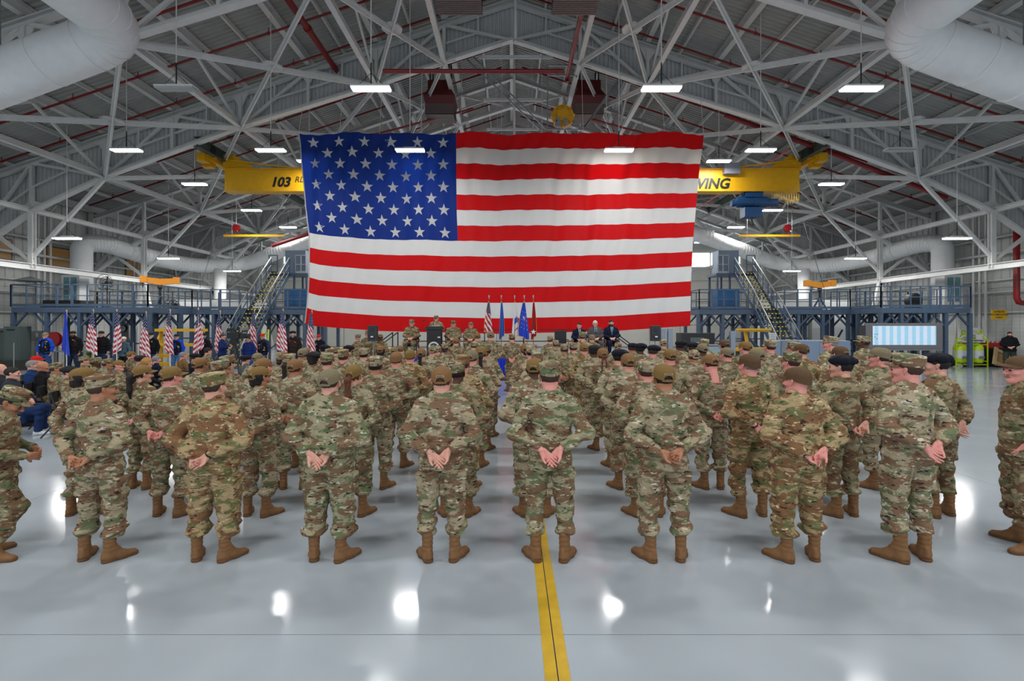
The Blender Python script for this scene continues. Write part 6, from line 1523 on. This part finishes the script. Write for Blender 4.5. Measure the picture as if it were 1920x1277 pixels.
# ================= VETERANS WITH FLAGS =================
def vest(colr, patches=True, name='vest'):
    def f(root, k, HM):
        def mk():
            F = Fld((-.26, -.24, .84), (.26, .24, 1.52), .012)
            tb = [(z, rx + .014, ry + .014, cy) for z, rx, ry, cy in TOR['m'] if z < .56]; tb[-1] = (.53,) + tb[-1][1:]
            F.u(F.prof(tb, .93)); F.sub(F.rc((0, .2, 1.0), (0, .17, 1.48), .045, .06), .01)
            for s in (-1, 1): F.sub(F.rc((s * .2, -.01, 1.40), (s * .26, -.02, 1.2), .075), .01)
            return tomesh('vest', [F.net() + (0,)], [M_cloth])
        v = part('vest', cached('vest', mk), root, colr)
        if patches:
            rr = random.Random(len(C.objects))
            for q in range(7):
                x = rr.choice((-1, 1)) * rr.uniform(.07, .14); z = rr.uniform(1.05, 1.4); cyl = .165 - abs(x) * .28
                o = part('patch', cached('patch%d' % (q % 3), lambda: MB().box((0, 0, 0), ((.05, .008, .05), (.07, .008, .03), (.035, .008, .06))[q % 3]).mesh('patch', M_tape)), v, [rgb(220, 214, 200), rgb(200, 160, 40), rgb(170, 40, 44), rgb(90, 120, 190)][rr.randrange(4)], Matrix.Translation((x, cyl, z)))
    return f
BLUE = rgb(22, 72, 190); JEAN = rgb(40, 74, 120)
VET = [(85, 622, 'ball:t', 'fade:g', BLUE, JEAN, K_['blk'], None, 'veteran in bright blue shirt and black vest, no flag, leftmost', 'side', 'm0'), (137, 619, 'ball:x', 'short', K_['blk'], rgb(34, 44, 66), K_['blk'], 'b', 'man with moustache in black patched leather vest beside the blue flag', 'hold', 'h0'),
       (190, 619, 'ball:x', 'short', K_['blk'], rgb(34, 50, 78), None, None, 'man in a plain black coat and dark cap between two flags', 'side', 'm0'), (232, 630, 'ball:w', 'bob:y', rgb(72, 98, 112), K_['blk'], None, None, 'woman in a white cap and teal denim vest', 'side', 'f0'),
       (283, 622, 'ball:x', 'short:w', K_['blk'], JEAN, K_['blk'], 'w', 'veteran with a long white beard and patched black vest', 'side', 'h0'), (331, 625, 'ball:x', 'fade', BLUE, rgb(70, 110, 156), K_['blk'], None, 'veteran in royal blue shirt with open black vest holding a flag', 'side', 'm0'),
       (382, 623, 'ball:n', 'short:g', rgb(42, 26, 36), K_['blk'], K_['blk'], 'g', 'grey bearded veteran in plum shirt and patched vest', 'side', 'm0'), (492, 624, 'ball:r', 'short:g', rgb(46, 54, 84), JEAN, K_['blk'], None, 'veteran in red cap and dark flannel with patched vest', 'side', 'm0'),
       (550, 619, 'beret:n', 'short:g', rgb(44, 32, 30), rgb(30, 38, 70), K_['blk'], 'g', 'bearded veteran in a brown black leather jacket full of patches', 'side', 'h0'), (598, 626, 'ball:r', 'short:g', K_['blk'], K_['navy'], K_['blk'], None, 'veteran in red cap below the giant flag corner', 'side', 'm0')]
for px, py, hg, hr, top, bot, vs_, bd, lab, pose, bl in VET:
    s = FPX / RY; cap, _, cc = hg.partition(':'); a, _, b_ = hr.partition(':'); zt = HC - (py - HY) / s
    person((px - CX) / s, RY, 0, R(180 + rnd.uniform(-6, 6) + 8), zt / 1.012, pose, bl, yaw=0, skin='l', cap=cap, capc=cc, hair=a, hairc=b_ or 'b', outfit='civ', top=top, bottom=bot, shoe='shoe', tape=False, beard=bd, label=lab, group='veterans in a line with flags', extra=vest(vs_) if vs_ else None)
# camera crew
s = 44; person((417 - CX) / s, FPX / s, 0, R(-75), 1.80, 'talk', 'm0', skin='l', hair='short', outfit='civ', top=rgb(22, 40, 92), bottom=K_['navy'], shoe='shoe', label='camera operator in navy jacket and glasses beside the black camera')
person((459 - CX) / s, FPX / s + .3, 0, R(180), 1.66, 'side', 'm0', skin='l', hair='short', outfit='civ', top=rgb(22, 44, 104), bottom=JEAN, shoe='shoe', label='person in blue jacket hidden behind the black camera')
p = at(440, 622, 900 / 45); t = empty('video_camera', (p.x, 900 / 45, 0), 0, 'large black television camera on a tripod at left', 'camera')
MB().box((0, 0, 1.72), (.5, .28, .26)).box((.36, 0, 1.7), (.22, .2, .2)).box((-.12, -.05, 1.95), (.24, .2, .14)).tube([(.3, 0, 1.9), (.55, 0, 1.92)], .03, 8).build('camera_body', M_blk, t); MB().tube([(.46, 0, 1.7), (.62, 0, 1.7)], .1, 16).build('lens', M_pod, t)
MB().box((0, 0, 1.5), (.2, .2, .2)).tube([(-.1, 0, 1.5), (-.55, -.1, 1.3)], .015, 6).build('fluid_head', M_blk, t)
for a in (80, 200, 320): MB().tube([(0, 0, 1.42), (.5 * math.cos(R(a)), .5 * math.sin(R(a)), 0)], .025, 8).build('tripod_leg', M_blk, t)

# ================= PEOPLE ON AND BY THE STAGE =================
SYP = 19.35; s = FPX / SYP
CHP = [(772, 601, 'uni', 'm0', 'seated officer left of the podium on the stage'), (850, 603, 'uni', 'h0', 'seated officer in patrol cap just right of the podium'), (883, 605, 'uni', 'm0', 'seated officer in a tan cap, second right of the podium')]
for px, py, kd, bl, lab in CHP:
    x = (px - CX) / s; zt = HC - (py - HY) / s - SZ
    person(x, SYP, SZ, R(180), zt / 1.345 * 1.78, 'sit', bl, skin='p', cap='patrol' if px != 883 else 'closed', capc='k' if px != 883 else 't', hair='fade', tape=False, tint='d', label=lab, group='people seated on the stage')
    chair(x, SYP, SZ, R(180), 'wooden armed stage chair under the ' + lab.replace('seated ', '').replace(' on the stage', ''), 'stage chairs')
SU = [(1086, 607, 'short:k', K_['navy'], None, 's0', 'seated man in black suit and green tie, head turned left'), (1116, 603, 'short:w', rgb(82, 78, 80), None, 'm0', 'seated white haired man in grey suit'), (1146, 602, 'short:k', K_['navy'], 'k', 'm0', 'seated man with black beard in dark navy suit')]
def suit(tie):
    def f(root, k, HM):
        dz = k['dz']
        part('shirt_front', cached('shirtf', lambda: MB().add([(-.05, .125, 1.50), (.05, .125, 1.50), (.012, .158, 1.22), (-.012, .158, 1.22), (-.05, .09, 1.50), (.05, .09, 1.50), (.012, .10, 1.22), (-.012, .10, 1.22)], [(0, 3, 2, 1), (4, 5, 6, 7), (0, 1, 5, 4), (1, 2, 6, 5), (2, 3, 7, 6), (3, 0, 4, 7)]).mesh('shirt_front', M_cloth)), root, rgb(176, 198, 222), Matrix.Translation((0, 0, dz)))
        part('tie', cached('tief', lambda: MB().add([(-.014, .135, 1.48), (.014, .135, 1.48), (.022, .168, 1.24), (-.022, .168, 1.24)], [(0, 3, 2, 1)]).box((0, .132, 1.485), (.03, .02, .03)).mesh('tie', M_cloth)), root, tie, Matrix.Translation((0, 0, dz)))
    return f
for i, (px, py, hr, top, bd, bl, lab) in enumerate(SU):
    x = (px - CX) / s; zt = HC - (py - HY) / s - SZ; a, _, b_ = hr.partition(':')
    person(x, SYP, SZ, R(180), zt / 1.32 * 1.78, 'sit', bl, yaw=-30 if i == 0 else 0, skin='l', hair=a, hairc=b_, outfit='civ', top=top, bottom=top, shoe='shoe', beard=bd, label=lab, group='people seated on the stage', extra=suit([rgb(30, 110, 60), rgb(30, 36, 60), rgb(60, 90, 110)][i]))
    chair(x, SYP, SZ, R(180), 'stage chair of the ' + lab.replace('seated ', ''), 'stage chairs')
chair((1052 - CX) / s, SYP, SZ, R(180), 'empty black stage chair with wooden arms right of the red flag', 'stage chairs')
MB_ = MB()
py = 591; Yp = SY + .85; s2 = FPX / Yp; person((818 - CX) / s2, Yp, SZ, R(180), (HC - (py - HY) / s2 - SZ) / 1.012, 'talk', 'h0', skin='p', cap='patrol', capc='k', hair='fade', tape=False, label='officer speaking into the microphone behind the podium', group='people seated on the stage')
for i, (px, py, cp) in enumerate(((671, 626, 'patrol'), (690, 618, 'patrol'), (713, 625, 'closed'))):
    Y = 17.9 + .3 * (i == 1); s2 = FPX / Y; person((px - CX) / s2, Y, 0, R(172), (HC - (py - HY) / s2) / 1.012, 'side', 'm0' if i else 'f0', skin='lpd'[i], cap=cp, capc='k' if i < 2 else 'b', hair='fade', tape=False, tint='d', label='soldier facing the viewer by the left loudspeaker, %s of three' % ('leftmost', 'middle', 'rightmost')[i], group='soldiers beside the left loudspeaker')
s2 = 38; person((1893 - CX) / s2, FPX / s2, 0, R(150), 1.85, 'front', 'h0', skin='l', hair='short', hairc='k', outfit='civ', top=K_['blk'], bottom=rgb(52, 58, 52), shoe='shoe', beard='k', label='bearded man in black sweater standing by the right wall')
